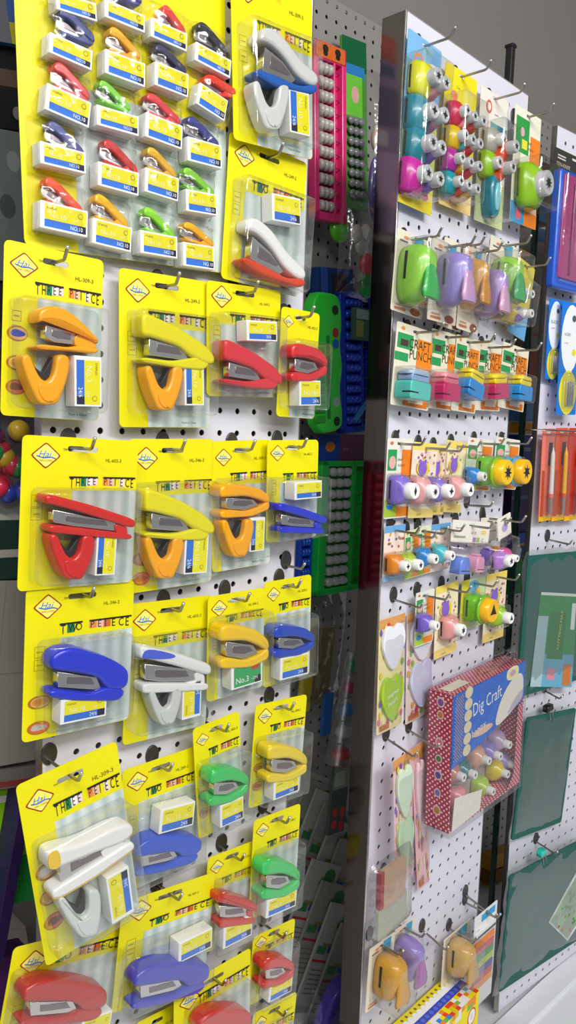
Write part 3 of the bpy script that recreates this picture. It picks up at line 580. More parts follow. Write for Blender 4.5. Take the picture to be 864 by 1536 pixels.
def rcard(label, quad, h, base, items, group='carded craft punches', cat='craft punch pack', B=None, name='craft_punch_pack', slot=True, th=.7):
    fr = Frame(B or RB, *quad, h=h); W, H = fr.W, fr.H
    t = empty(name, fr.world(), label, cat, group)
    mb = card_mesh(W, H, 2.5, (0, H / 2 - 7, min(7, W * .16), 2), paper(base), th); c = mb.build('card', t)
    if items: prints(c, W, H, items)
    return t, fr, c
def shell(t, b, o1, mat=None, pad=3): blister(t, b[0] - pad, b[1] + pad, b[2] - pad, b[3] + pad, o1, 5, mat)
def uni(bs): return (min(b[0] for b in bs), max(b[1] for b in bs), min(b[2] for b in bs), max(b[3] for b in bs))
def rhook(fr, short, L=30, tip=9): s, z = fr.to_board(0, fr.H / 2 - 7.5); HOOKS.append((fr.B, s, z, fr.h + L, 'steel peg hook carrying the ' + short))
FLOW = ['#c83a5a', '#e0a03a', '#8ab04a', '#7a5ab0', '#d87a9a']
# top row
t, fr, c = rcard('tall blue and yellow card with four large and four small craft punches', ((614, 42), (664, 79), (595, 303), (645, 322)), 12, '#7ab4e0',
    [('r', 0, 0, 1, .52, '#c8d858'), ('r', 0, 0, 1, .22, '#ecd83a'), ('e', .35, .86, .16, .04, '#e88a6a'), ('e', .35, .86, .1, .022, '#7ab4e0'), ('e', .78, .84, .22, .05, '#eee4cc'), ('e', .2, .12, .1, .03, '#e87a3a'), ('e', .75, .1, .12, .03, '#c84a6a')])
bs = [punch(t, fr, (671, 124), 40, 24, 30, '#e8a4ae', name='small_punch', rb=8, silver=True), punch(t, fr, (669, 172), 40, 24, 32, '#e89ab0', name='small_punch', rb=9, silver=True, mark=4), punch(t, fr, (665, 221), 40, 24, 32, '#8a68c4', name='small_punch', rb=8.5, silver=True, mark=6), punch(t, fr, (662, 268), 40, 24, 30, '#7d5cc0', name='small_punch', rb=8.5, silver=True)]
bs = [punch(t, fr, (659, 113), 36, 40, 44, '#d8d80c', rb=9, mark=6, silver=True), punch(t, fr, (653, 165), 36, 40, 46, '#0f7f92', rb=9.5, mark=4, silver=True), punch(t, fr, (651, 213), 36, 40, 46, '#0e7a8c', rb=9.5, mark=8, silver=True), punch(t, fr, (644, 259), 36, 40, 46, '#c8209a', rb=9.5, mark=5, silver=True)] + bs
shell(t, uni(bs), 40); rhook(fr, 'blue and yellow eight punch card', 38)
t, fr, c = rcard('yellow headed card with four rows of three small craft punches', ((671, 94), (717, 121), (656, 305), (704, 323)), 12, '#eddc24',
    [('r', 0, 0, 1, .3, '#f2d28a'), ('e', .72, .72, .17, .06, '#f4f2ec'), ('e', .72, .77, .1, .03, '#f4f2ec'), ('e', .3, .8, .1, .035, '#e07a5a'), ('r', .1, .62, .25, .06, '#e8b4a0'), ('t', .35, .86, 5, 0, '#b08a10', 'Cute')])
ROWS = [(((703, 165), '#c8204a'), ((714, 174), '#e88a8a'), ((727, 181), '#d84a40')), (((700, 202), '#d8b80c'), ((711, 209), '#12a0b4'), ((722, 215), '#cc2a3a')), (((695, 236), '#b41e9c'), ((708, 243), '#d8b012'), ((721, 249), '#d02a5a')), (((693, 271), '#0c98a8'), ((705, 277), '#d8402a'), ((718, 283), '#e0a814'))]
bs = []
for r_ in ROWS:
    for k, (tp, colr) in enumerate(r_): bs.append(punch(t, fr, tp, (30, 34, 40)[k], (28, 22, 22)[k], (32, 26, 26)[k], colr, rb=6.5, mark=4 + k, name='small_punch', silver=True))
shell(t, uni(bs), 40); rhook(fr, 'yellow headed twelve punch card', 38)
t, fr, c = rcard('cream card with grey and green punches above a teal cutter', ((722, 127), (765, 155), (711, 331), (751, 344)), 12, '#e6e2d6',
    [('r', 0, 0, 1, .34, '#c8d49a'), ('r', .38, .62, .6, .16, '#5aa0b8'), ('r', .62, .62, .2, .16, '#2a6a86'), ('r', .1, .62, .28, .1, '#e0a0a8'), ('e', .3, .88, .1, .05, '#d8604a'), ('e', .3, .88, .06, .03, '#e6e2d6'), ('t', .5, .84, 5, 0, '#8a8478', 'punch')])
bs = [punch(t, fr, (776, 219), 42, 22, 38, '#e2502e', rb=8, name='small_punch', silver=True), punch(t, fr, (771, 250), 42, 22, 36, '#e2502e', rb=8, name='small_punch', silver=True, mark=6), punch(t, fr, (757, 208), 28, 40, 36, '#9c9c94', rb=8, silver=True), punch(t, fr, (751, 243), 28, 36, 38, '#8ac41c', rb=8, silver=True, mark=8)]
x, z = fr.loc(738, 296, 12)
cu = MB(); cu.pillow(smooth([(x - 12, z + 30), (x + 8, z + 30), (x + 16, z + 4), (x + 12, z - 28), (x - 6, z - 30), (x - 15, z)]), 1, 20, 5, plastic('#0f7890')); co_ = cu.build('cutter', t)
cv = MB(); cv.pillow(smooth([(x - 4, z + 20), (x + 5, z + 18), (x + 8, z), (x + 4, z - 20), (x - 4, z - 20), (x - 8, z)]), 19, 23, 2, plastic('#7cc0cc')); cv.build('cutter_grip', co_)
bs.append((x - 14, x + 16, z - 30, z + 30)); shell(t, uni(bs), 42); rhook(fr, 'cream card with the teal cutter', 40)
t, fr, c = rcard('green and orange card with one big lime craft punch', ((776, 162), (815, 177), (762, 331), (800, 342)), 26, '#e8e6d2',
    [('r', .06, .62, .5, .3, '#2f9a4a'), ('r', .3, .66, .2, .08, '#e8d83a'), ('e', .3, .8, .08, .04, '#d8a8b0'), ('r', .62, .2, .38, .6, '#f0842a'), ('r', 0, 0, .5, .18, '#3a9ad0'), ('r', .5, 0, .5, .13, '#f0842a'), ('e', .28, .08, .12, .05, '#e06a7a'), ('t', .5, .72, 5, 0, '#8a5a2a', 'CRAFT'), ('t', .55, .67, 5, 0, '#8a5a2a', 'PUNCH')])
b = punch(t, fr, (824, 274), 42, 60, 66, '#8ec41e', rb=17, mark=9, silver=True); shell(t, b, 44); rhook(fr, 'big lime punch card', 34)
# lever punches
CREAM = '#e4dcc8'
def lp_items(s): return [('r', .1, .86, .25, .02, '#6a6258'), ('e', .3, .92, .08, .02, '#e08a5a'), ('r', .55, .78, .3, .2, '#4aa0c0'), ('r', .1, .03, .35, .03, '#c87a5a'), ('r', .12, .08, .3, .02, '#c89a7a'), ('e', .75, .06, .16, .05, '#9a5a4a')]
LP = [('light green', ((595, 341), (645, 362), (587, 465), (630, 478)), (626, 412), '#8ed042', '#2fae4a', 16, 44, 76), ('lavender', ((648, 352), (690, 372), (641, 478), (684, 490)), (682, 420), '#9d8cd4', '#c89ac8', 34, 40, 72),
      ('amber', ((668, 354), (702, 372), (655, 486), (692, 500)), (708, 426), '#dca02a', '#c8861a', 20, 34, 70), ('pale violet', ((696, 364), (728, 380), (684, 492), (716, 502)), (737, 440), '#a486cc', '#d0a0c4', 28, 36, 68), ('yellow green', ((737, 352), (776, 372), (726, 462), (764, 475)), (760, 422), '#92cc48', '#38b058', 20, 42, 72)]
for nm, q, c_, col, lv, hh, w, h_ in LP:
    wh = {'light green': 'beside the panel edge', 'lavender': 'next to the light green one', 'amber': 'half hidden between the two violet ones', 'pale violet': 'in front of the amber one', 'yellow green': 'last of its row'}[nm]
    t, fr, c = rcard(f'{nm} lever craft punch on a cream card, {wh}', q, hh, CREAM, lp_items(1)); b = lever_punch(t, fr, c_, w, h_, 40, col, lv); shell(t, b, 50, FILM, 4); rhook(fr, nm + ' lever punch', 38)
t, fr, c = rcard('blue and yellow card with four tiny punches behind the yellow green lever punch', ((784, 396), (806, 402), (752, 496), (784, 503)), 14, '#e2cf3a', [('r', 0, 0, 1, .4, '#6aa8d8'), ('r', 0, .5, .4, .2, '#e8a8b0')])
bs = [punch(t, fr, (800, 441), 44, 22, 26, '#a8c83a', rb=6, name='small_punch'), punch(t, fr, (799, 470), 44, 22, 26, '#9a7ac8', rb=6, name='small_punch'), punch(t, fr, (792, 438), 34, 26, 28, '#e89a7a', rb=6.5, name='small_punch'), punch(t, fr, (789, 469), 34, 34, 30, '#e2c814', rb=6.5, name='small_punch')]
shell(t, uni(bs), 44); rhook(fr, 'small four punch card', 34)
# border punches
def bp_items(): return [('r', .04, .7, .4, .18, '#2e9a58'), ('r', .12, .73, .2, .08, '#4a3a2e'), ('r', .0, .55, .34, .1, '#2e9a58'), ('r', .56, .5, .4, .36, '#f08a22'), ('e', .16, .94, .05, .02, '#e8903a'), ('t', .33, .73, .2, 0, '#4a3a1e', 'CRAFT', 0, .95), ('t', .36, .6, .2, 0, '#4a3a1e', 'PUNCH', 0, .88), ('r', .3, .02, .64, .1, '#e07a2a'), ('r', .42, .06, .4, .1, '#e8dcc8')]
BP = [('turquoise border punch with pale blue plate', ((599, 487), (655, 496), (582, 610), (640, 612)), (620, 578), '#58c8bc', '#a8bcd8', 0, 16, 'first by the panel edge', '#8aa8d0'), ('crimson border punch with pink plate', ((648, 494), (696, 503), (640, 612), (684, 617)), (667, 581), '#c81e64', '#e88a96', 0, 16, 'beside the turquoise one', '#d86a80'),
      ('blue border punch with yellow plate tilted downward', ((684, 500), (722, 512), (678, 614), (712, 622)), (705, 577), '#1f8ad8', '#eed61a', -.2, 18, 'third along its row', None), ('crimson border punch with yellow plate', ((714, 509), (755, 519), (708, 616), (749, 616)), (742, 580), '#c62a62', '#eed61a', .08, 16, 'fourth along its row', None), ('blue border punch with yellow plate hanging level', ((757, 516), (795, 523), (744, 612), (784, 616)), (779, 583), '#1f90dc', '#eed61a', 0, 18, 'last of its row', None)]
for nm, q, c_, lo, up, ti, hh, wh, pale in BP:
    t, fr, c = rcard(f'{nm} on a printed card, {wh}', q, hh, '#e6e0c8', bp_items()); b = border_punch(t, fr, c_, (48 if 'turq' in nm else 44), 38, 26, lo, up, ti, pale); shell(t, b, 31, None, 2); rhook(fr, nm, 36)
# small punches on flowered cards
def craft_items(): return [('r', .04, .6, .34, .26, '#2f9a56'), ('e', .22, .7, .13, .08, '#e8b0a8'), ('r', .58, .5, .38, .36, '#ee8424'), ('r', .4, .44, .56, .08, '#ee8424'), ('r', .0, .02, .45, .22, '#a8c83a'), ('r', .45, .02, .5, .12, '#ee8a2a'), ('e', .2, .16, .14, .05, '#3a8ad8'), ('t', .4, .72, 4.5, 0, '#7a5a2a', 'CRAFT'), ('t', .44, .65, 4.5, 0, '#7a5a2a', 'PUNCH'), ('e', .16, .94, .06, .02, '#d8704a')]
def flower_items(s): return [('r', 0, .9, 1, .1, '#f0d86a'), ('r', .0, 0, 1, .12, '#e8cf7a')] + speck(s, 26, FLOW, .08, .14, .92, .88) + [('e', .42, .66, .26, .1, '#e8d02a'), ('e', .4, .66, .18, .1, '#8a68c8'), ('e', .3, .75, .05, .03, '#8a68c8'), ('e', .5, .75, .05, .03, '#8a68c8'), ('t', .3, .04, 4.5, 0, '#8a6a2a', 'punch')]
SP = [('lavender punch on a CRAFT PUNCH card at the panel edge', ((581, 657), (620, 658), (576, 778), (613, 776)), 10, '#e8e6d8', craft_items(), [((624, 737), 36, 34, 40, '#8a72d4', '#efeeec', 10, 2)]),
      ('pink punch on a flowered yellow card next to the lavender one', ((618, 661), (657, 667), (614, 776), (648, 777)), 14, '#f2e2cc', flower_items(2), [((654, 738), 34, 34, 38, '#eea8a8', '#efeeec', 9, 8)]),
      ('second lavender punch tucked between two pink ones', ((646, 666), (672, 669), (640, 772), (664, 772)), 12, '#f0d8c0', flower_items(3), [((678, 737), 36, 34, 36, '#8c74d0', '#efeeec', 9, 4)]),
      ('second pink punch on a speckled card before the blue one', ((670, 659), (701, 665), (661, 767), (690, 770)), 12, '#f0e4b8', flower_items(4), [((707, 735), 36, 32, 36, '#f0aaa6', '#efeeec', 9, 3)]),
      ('lime punch with yellow flower button and a small blue punch below', ((702, 657), (742, 659), (696, 736), (733, 736)), 14, '#e8e8dc', craft_items(), [((728, 715), 30, 28, 26, '#1f84d4', '#efeeec', 6.5, 5), ((763, 709), 46, 40, 46, '#7acb1e', '#f2c40e', 18, 8)]),
      ('sky blue punch with yellow flower button, furthest of its row', ((744, 657), (783, 659), (738, 734), (771, 733)), 14, '#e6e4d4', craft_items(), [((791, 708), 46, 38, 44, '#4ab0e4', '#f2b80e', 18, 7)]),
      ('small orange punch on a flowered card beside the panel edge', ((577, 789), (608, 787), (574, 874), (605, 866)), 10, '#f4e0d4', [('r', 0, .88, 1, .12, '#6aa8dc'), ('r', 0, 0, 1, .1, '#8ab8dc')] + speck(8, 30, FLOW, .08, .12, .92, .86, .04), [((613, 850), 32, 28, 28, '#f08c1c', '#efeeec', 6.5, 4)]),
      ('small lime punch on an orange striped card between the orange and blue ones', ((609, 797), (630, 792), (605, 872), (627, 862)), 12, '#d8e0b0', craft_items(), [((632, 848), 34, 28, 28, '#b8d23a', '#efeeec', 7, 5)]),
      ('small blue punch hanging before the turquoise one', ((626, 794), (648, 784), (622, 866), (645, 858)), 12, '#dfe6c0', craft_items(), [((655, 839), 32, 28, 28, '#1c86d0', '#efeeec', 6.5, 5)]),
      ('small turquoise punch on a flowered card with blue top strip', ((646, 787), (676, 784), (643, 860), (672, 852)), 10, '#f4e0d4', [('r', 0, .88, 1, .12, '#6aa8dc')] + speck(9, 26, FLOW, .08, .12, .92, .86, .04), [((680, 834), 34, 26, 27, '#4cc4d0', '#efeeec', 6.5, 4)]),
      ('small lavender punch on a narrow green and orange card', ((623, 889), (651, 884), (623, 970), (650, 962)), 16, '#e4e6d8', craft_items(), [((657, 939), 32, 26, 26, '#7c62d0', '#efeeec', 6, 2)]),
      ('pink punch on a flowered yellow card above the boxed punch set', ((653, 880), (687, 873), (652, 989), (685, 976)), 12, '#f2e6c4', flower_items(5), [((696, 946), 34, 34, 36, '#eea09c', '#efeeec', 8.5, 6)]),
      ('bright green punch with a yellow button, lowest of the flower punches', ((692, 872), (729, 864), (690, 945), (724, 938)), 14, '#c8dca8', [('r', .0, 0, .3, 1, '#dcd03a'), ('e', .5, .85, .22, .12, '#6ab0d8'), ('e', .7, .7, .1, .1, '#e8c83a')], [((741, 917), 44, 36, 42, '#72c81a', '#f0b80e', 17, 3)]),
      ('lime punch with white button on a flowered card, behind the bright green one', ((729, 862), (760, 856), (724, 964), (755, 955)), 10, '#f0e2c0', flower_items(6), [((768, 928), 38, 34, 34, '#a6d428', '#efeeec', 8.5, 3)])]
for k, (nm, q, hh, base, items, ps) in enumerate(SP):
    t, fr, c = rcard(nm, q, hh, base, items)
    bs = [punch(t, fr, tp, L, w, h_, col, bt, rb, mk) for tp, L, w, h_, col, bt, rb, mk in ps]
    shell(t, uni(bs), max(p[1] for p in ps) * .72, None, 2); rhook(fr, nm if len(nm.split()) < 8 else ' '.join(nm.split()[:9]).removesuffix(' the').removesuffix(' next to').removesuffix(' a'), 34)
# header bags
def header_bag(label, q, hh, bagbox, ps, items):
    fr = Frame(RB, *q, h=hh); t = empty('header_bag_pack', fr.world(), label, 'craft punch pack', 'bagged craft punches')
    mb = card_mesh(fr.W, fr.H, 1.5, (0, fr.H / 2 - 6, min(8, fr.W * .2), 1.8), paper('#ece8da'), 1.2); c = mb.build('header_card', t); prints(c, fr.W, fr.H, items)
    bs = []
    for kind, tp, L, w, h_, col, *o in ps:
        if kind == 'p': bs.append(punch(t, fr, tp, L, w, h_, col, *o))
        else:
            x, z = fr.loc(*tp, L * .5); m2 = MB(); m2.pillow([(x - w / 2, z - h_ / 2), (x + w / 2, z - h_ / 2), (x + w * .42, z + h_ * .3), (x + w * .3, z + h_ / 2), (x - w * .3, z + h_ / 2), (x - w * .42, z + h_ * .3)], 2, L, 3, plastic(col)); m2.box(x - w * .4, x + w * .4, L - 1, L + .3, z - h_ * .32, z - h_ * .27, SLIT); ob = m2.build('punch', t)
            m3 = MB(); m3.rbox(x - w * .22, x + w * .22, 4, L - 4, z + h_ / 2, z + h_ * .66, plastic(o[0] if o else '#e8e6e8'), 1, 2); m3.build('button', ob); bs.append((x - w / 2, x + w / 2, z - h_ / 2, z + h_ / 2))
    b = uni(bs); bag(t, min(b[0] - 4, -fr.W / 2), max(b[1] + 3, fr.W / 2), b[2] - 4, -fr.H / 2 + 2, .5, 24, 11); rhook(fr, label.split(' with ')[0], 30)
HI = [('t', .08, .62, 4, 0, '#8a8478', 'happy craft'), ('r', .06, .2, .3, .1, '#a8a49a'), ('t', .5, .4, 5.5, 0, '#8a7ab0', 'LATTE'), ('e', .84, .5, .08, .1, '#e8d07a'), ('r', .56, .05, .08, .2, '#b080c0'), ('r', .66, .05, .08, .2, '#a0c060'), ('t', .8, .04, 9, 0, '#3a8ad0', 'C')]
header_bag('clear header bag with a blue and a pink punch', ((680, 776), (735, 787), (677, 811), (732, 817)), 30, None, [('b', (690, 848), 20, 30, 24, '#6a88dc', '#e8e8f0'), ('b', (713, 846), 20, 26, 24, '#e8a0c0', '#e8a0c0')], HI)
header_bag('clear bag with a purple and an orange punch behind the cream header', ((722, 778), (748, 774), (720, 812), (745, 812)), 14, None, [('b', (730, 836), 20, 20, 24, '#7a46c8', '#8a56d8'), ('b', (743, 834), 20, 24, 24, '#e89a20', '#e89a20')], [('r', .1, .4, .8, .05, '#b8a888')])
header_bag('tilted header bag with a lilac and a magenta punch near the hook tip', ((746, 778), (765, 770), (748, 810), (768, 800)), 40, None, [('p', (777, 838), 32, 22, 27, '#e0509c'), ('p', (768, 842), 28, 36, 28, '#b880d4')], [('e', .5, .45, .22, .2, '#b8a8d8'), ('r', .2, .8, .5, .04, '#a8a8a0')])
# heart note cards
def heart_card(label, q, hh, base, hearts, seed, extra=()):
    t, fr, c = rcard(label, q, hh, base, [('r', 0, .92, 1, .08, '#d89a5a')] + speck(seed, 46, FLOW + ['#e8d05a', '#f0e8b0'], .05, .05, .95, .95, .05) + [('r', .08, .03, .35, .05, '#b06a3a')], 'heart note cards', 'note card', name='heart_note_pack')
    for u, v, a, b, col, txt in hearts:
        x, z = -fr.W / 2 + u * fr.W, -fr.H / 2 + v * fr.H; a *= fr.W; b *= fr.H
        mb = MB(); mb.pillow(smooth([(x, z - b), (x + a * .8, z - b * .15), (x + a, z + b * .4), (x + a * .7, z + b * .95), (x + a * .25, z + b), (x, z + b * .74), (x - a * .25, z + b), (x - a * .7, z + b * .95), (x - a, z + b * .4), (x - a * .8, z - b * .15)]), .8, 5, .6, paper(col))
        if txt: mb.text(txt[0], x, z + b * .2, a * .38, 5.2, WHITEP, .25, align='C'); mb.text(txt[1], x, z - b * .12, a * .38, 5.2, WHITEP, .25, align='C')
        mb.build('heart_pad', t)
    bag(t, -fr.W / 2 + 1, fr.W / 2 - 1, -fr.H / 2 + 1, fr.H / 2 - 10, .8, 7, seed, FILM, 7, amp=.5); return fr
heart_card('heart note card with a white heart above a lime green heart', ((569, 932), (604, 920), (565, 1101), (606, 1086)), 20, '#ece0a4', [(.5, .72, .46, .22, '#e9e8f0', None), (.5, .27, .46, .22, '#a6cc2c', ('memo', 'heart'))], 21)
heart_card('heart note card with two pale lilac hearts behind the small lavender punch', ((611, 922), (649, 908), (608, 1087), (649, 1066)), 4, '#ecd6cc', [(.52, .72, .46, .22, '#eceaf2', None), (.52, .3, .46, .24, '#cfd0ea', None)], 22)
heart_card('turned note card with two pale green hearts beside the pink polka box', ((590, 1140), (619, 1125), (593, 1336), (619, 1308)), 36, '#f0c8cc', [(.5, .7, .45, .22, '#cfe4c8', None), (.5, .3, .45, .22, '#bcd8b0', None)], 23)
heart_card('pink note card wedged between the green hearts and the polka box', ((622, 1120), (640, 1108), (622, 1345), (640, 1322)), 9, '#eab4bc', [(.5, .6, .4, .3, '#f0d4d8', None)], 24)

# ------------------------------------------------------------------ boxed punch set and the goods low on the craft board
def sidepoly(mb, x, pts, mat): mb.add([(x, o, z) for o, z in pts], [list(range(len(pts)))], mat)
fr = Frame(RB, (680, 1043), (789, 992), (673, 1253), (778, 1172), h=62); D = 42
W, H = fr.W, fr.H
t = empty('punch_gift_box', fr.world(), 'big bagged gift box of craft punches with red polka dot sides and blue front', 'gift box')
mb = MB(); a, b, e, g = -W / 2, W / 2, -H / 2, H / 2
mb.box(a, a + 1.5, -D, 0, e, g, REDDOT); mb.box(b - 1.5, b, -D, 0, e, g, REDDOT); mb.box(a, b, -D, -D + 1.5, e, g, REDDOT); mb.box(a, b, -D, 0, g - 1.5, g, REDTOP); mb.box(a, b, -D, 0, e, e + 1.5, REDTOP)
mb.flat([(a + .8 * W, e), (b, e), (b, e + .68 * H), (a + .92 * W, e + .66 * H), (a + .9 * W, e + .12 * H)], .05, REDFRONT); body = mb.build('carton', t); m = MB(); m.rbox(a + 2, b - 2, -D + 1.6, -D + 3, e + 2, g - 2, plastic('#a9a2a6'), .4, 3); m.build('tray', t)
BB = paper('#1767cf'); fp = MB()
def P(u, v): return (a + u * W, e + v * H)
fp.pillow([P(0, .47), P(.45, .55), P(1, .7), P(1, 1), P(0, 1)], -1, .6, .3, BB)
fp.flat([P(.02, .5), P(.13, .52), P(.13, .985), P(.02, .985)], .7, dots('blue_polka_paper', '#27348e', '#c9d0ea', 260, 'XZ'))
for k in range(6): fp.ell(*P(.19, .55 + .085 * k), .05 * W, .042 * H, .75 + .02 * k, paper('#e2d4ac'), 14)
fp.flat(smooth([P(.55, .575), P(.62, .78), P(.8, .92), P(.97, .93), P(.985, .72), P(.8, .64)], 2), .8, paper('#e8e3d6'))
fp.flat(smooth([P(.72, .63), P(.82, .72), P(.97, .8), P(.985, .72), P(.9, .68)], 2), .9, paper('#bdb6c8'))
fp.text('Dig Craft', *P(.25, .775), .14 * H, .9, WHITEP, .1, sx=.8)
fp.text('happy', *P(.25, .615), .085 * H, .95, paper('#e8e2d2'), .18); fp.ell(*P(.4, .63), .14 * W, .03 * H, .7, paper('#e8b8a8'))
fp.flat(smooth([P(.8 + .1 * cos(k * pi / 4) * (1.15 if k % 2 else .95), .955 - .0 + .055 * sin(k * pi / 4)) for k in range(8)], 1), .9, paper('#efe6b0')); fp.ell(*P(.8, .955), .045 * W, .025 * H, 1, paper('#c9a8b8'))
fp.build('front_print', t, recalc=False)
sp = MB()
for k, (v, c1) in enumerate(((.93, '#8a4a9a'), (.84, '#c87a3a'), (.64, '#e0788a'), (.52, '#3f7a3a'), (.4, '#6a4a9a'), (.27, '#7a6ab8'), (.14, '#c8803a'))):
    z = e + v * H; r = 7 - (k % 2)
    sidepoly(sp, a - .2, [(-D / 2 + r * cos(q * pi / 6), z + r * 1.15 * sin(q * pi / 6)) for q in range(12)], paper('#e8cfc0')); sidepoly(sp, a - .35, [(-D / 2 + r * .72 * cos(q * pi / 6), z + r * .8 * sin(q * pi / 6)) for q in range(12)], paper(c1))
sp.build('sticker', t, recalc=False)
lb = MB(); lb.add([(a + .05 * W, -D * .75, g + .3), (a + .3 * W, -D * .75, g + .3), (a + .3 * W, -D * .3, g + .3), (a + .05 * W, -D * .3, g + .3)], [[0, 1, 2, 3]], paper('#e4e2d0')); lb.build('price_label', t)
fi = Frame(RB, (680, 1043), (789, 992), (673, 1253), (778, 1172), h=24); fi.cs, fi.cz, fi.rho = fr.cs, fr.cz, fr.rho
off = -(fr.h - fi.h)
class Shift:  # tray depth: same local axes as the box, measured from the tray floor
    def loc(s, px, py, o=0): return fi.loc(px, py, o)
for tp, col, wv in (((697, 1167), '#c88a80', 5), ((714, 1163), '#3a7a78', 6), ((735, 1142), '#d8a890', 4), ((773, 1149), '#9a8ac0', 6), ((766, 1118), '#b09ab8', 5), ((763, 1162), '#d8c41c', 5), ((741, 1188), '#a8c83c', 8), ((707, 1204), '#e894a0', 3), ((752, 1135), '#8a7ac0', 5)):
    n0 = len(bpy.data.objects); x, z = fi.loc(*tp, 34)
    m = MB(); prof = [(.5, .95, 4), (10, 1, 4), (17, .85, 3), (22, .55, 2), (24, .5, 2)]
    m.rings([superring(x, z, 16.5 * k, 16.5 * k, o + off, ex) for o, k, ex in prof], plastic(col)); ob = m.build('punch', t)
    bt = MB(); bt.rings([superring(x, z, r, r, o + off, 2, 18) for o, r in ((23, 7), (33, 6.6), (34, 6), (33.2, 4.5))], plastic('#e6e4e2')); star(x, z, 3.6, wv, 33.4 + off, bt, INK); bt.build('button', ob)
wc = MB(); wc.pillow([P(.03, -.0), P(.4, .02), P(.42, .17), P(.06, .24)], 0.6, 1.6, .3, paper('#ece6d8')); wc.build('loose_card', t)
bgm = MB(); bgm.rbox(a - 3, b + 3, -D - 2, 4, e - 8, g + 3, FILM, 4, 4); bgm.build('clear_bag', t)
bt_ = MB(); x, z = P(.8, 1.0)
bt_.tube([(x - 14, -14, z + 2), (x - 16, -10, z + 16), (x - 2, -6, z + 25), (x + 16, -4, z + 22), (x + 22, -6, z + 8), (x + 12, -8, z + 2)], 3.2, FILM, 8); bag_top = bt_.build('bag_handle', t)
bag(t, a + .45 * W, b + 3, g, g + 22, -20, -8, 5, name='bag_neck', n=6)
# gold and purple lever punches
for nm, q, c_, col, lv, hh, w, h_, wh in (('golden', ((558, 1424), (592, 1396), (544, 1524), (586, 1490)), (586, 1466), '#dca22c', '#d89a10', 24, 40, 66, 'nearest the panel edge at the bottom'), ('purple', ((592, 1396), (622, 1376), (586, 1480), (616, 1462)), (613, 1440), '#9a86d0', '#a85aa8', 16, 36, 66, 'between the two golden ones'), ('matt golden', ((664, 1408), (700, 1388), (664, 1486), (706, 1462)), (692, 1438), '#d2aa5e', '#c89a48', 18, 40, 62, 'above the yellow toy box')):
    t, fr, c = rcard(f'{nm} lever craft punch on a cream card, {wh}', q, hh, '#e6dcc4', lp_items(1)); bb = lever_punch(t, fr, c_, w, h_, 40, col, lv); shell(t, bb, 50, FILM, 4); rhook(fr, nm + ' lever punch', 30)
# bagged note pad with red edge
fr = Frame(RB, (556, 1300), (612, 1262), (548, 1424), (612, 1372), h=48); t = empty('bagged_note_pad', fr.world(), 'crinkled grey bag holding a red edged peach note pad', 'note pad')
m = MB(); m.rbox(-fr.W * .3, fr.W * .3, 2, 9, -fr.H * .1, fr.H * .4, paper('#dcb898'), .6, 1); pad = m.build('note_pad', t); m = MB(); m.box(-fr.W * .34, -fr.W * .26, 1.5, 9.5, -fr.H * .06, fr.H * .4, paper('#c03038')); m.build('spine', pad)
m = MB(); m.rbox(-fr.W * .35, fr.W * .36, 2, 8, -fr.H * .46, -fr.H * .08, paper('#c8cdb4'), .6, 1); m.build('cover_sheet', t)
bag(t, -fr.W / 2, fr.W / 2, -fr.H / 2, fr.H / 2, .5, 20, 31, clear('smoky_film', .12, .45, .2, (.82, .8, .78, 1), (50, .9)), 9)
# colour index tabs
t, fr, c = rcard('pack of rainbow index tabs with a white printed header', ((706, 1376), (743, 1360), (710, 1514), (739, 1486)), 42, '#e2e4e4', [('r', .3, .9, .6, .07, '#2aa0d8'), ('r', .05, .8, .8, .08, '#f2f2ec'), ('t', .1, .83, 5, 0, '#4a7a5a', 'index'), ('r', .0, .74, 1, .025, '#5a5854')], None, 'index tabs', name='index_tab_pack')
for k, col in enumerate(('#f0802a', '#d84a52', '#2a9a52', '#b4cc2c', '#3a4aa4', '#cc4a4a', '#f0922a')):
    m = MB(); z = fr.H * (.5 - .28 - .075 * k); m.pillow(rrect(-fr.W * .45, fr.W * .4, z - fr.H * .066, z, .8), .8, 2.4, .4, paper(col)); m.build('tab_strip', t)
bag(t, -fr.W / 2, fr.W / 2, -fr.H / 2, fr.H * .25, 1, 4, 8, n=6, amp=.3); rhook(fr, 'rainbow index tabs', 20)
# yellow toy box, seen from above
s1, z0 = RB.unp(673, 1459, 8)
lo_, hi_ = 10., 120.
for _ in range(40):
    md = (lo_ + hi_) / 2
    if RB.unp(725, 1478, md)[1] < z0: hi_, lo_ = hi_, md
    else: hi_ = md
dep = 58.; ss = RB.unp(586, 1536, 8)[0]; Wb = s1 - ss + 70
t = empty('toy_box', RB.mat(s1 - Wb / 2, z0 - 60, 8), 'yellow toy box with white scallops, blue band and coloured squares on top', 'toy box')
YB = paper('#eedd12'); mb = MB(); mb.rbox(-Wb / 2, Wb / 2, 0, dep, -90, 60, YB, .8, 1, True); bx = mb.build('carton', t)
def top(mb, x0, x1, o0, o1, mat, k=0): mb.add([(x0, o0, 60.1 + k), (x1, o0, 60.1 + k), (x1, o1, 60.1 + k), (x0, o1, 60.1 + k)], [[0, 1, 2, 3]], mat)
pm = MB(); top(pm, -Wb / 2 + 1, Wb / 2 - 1, dep * .28, dep * .42, WHITEP)
top(pm, -Wb / 2 + 1, Wb / 2 - 1, dep * .4, dep * .62, paper('#3a4ab8'), .1)
nsc = int(Wb / 12)
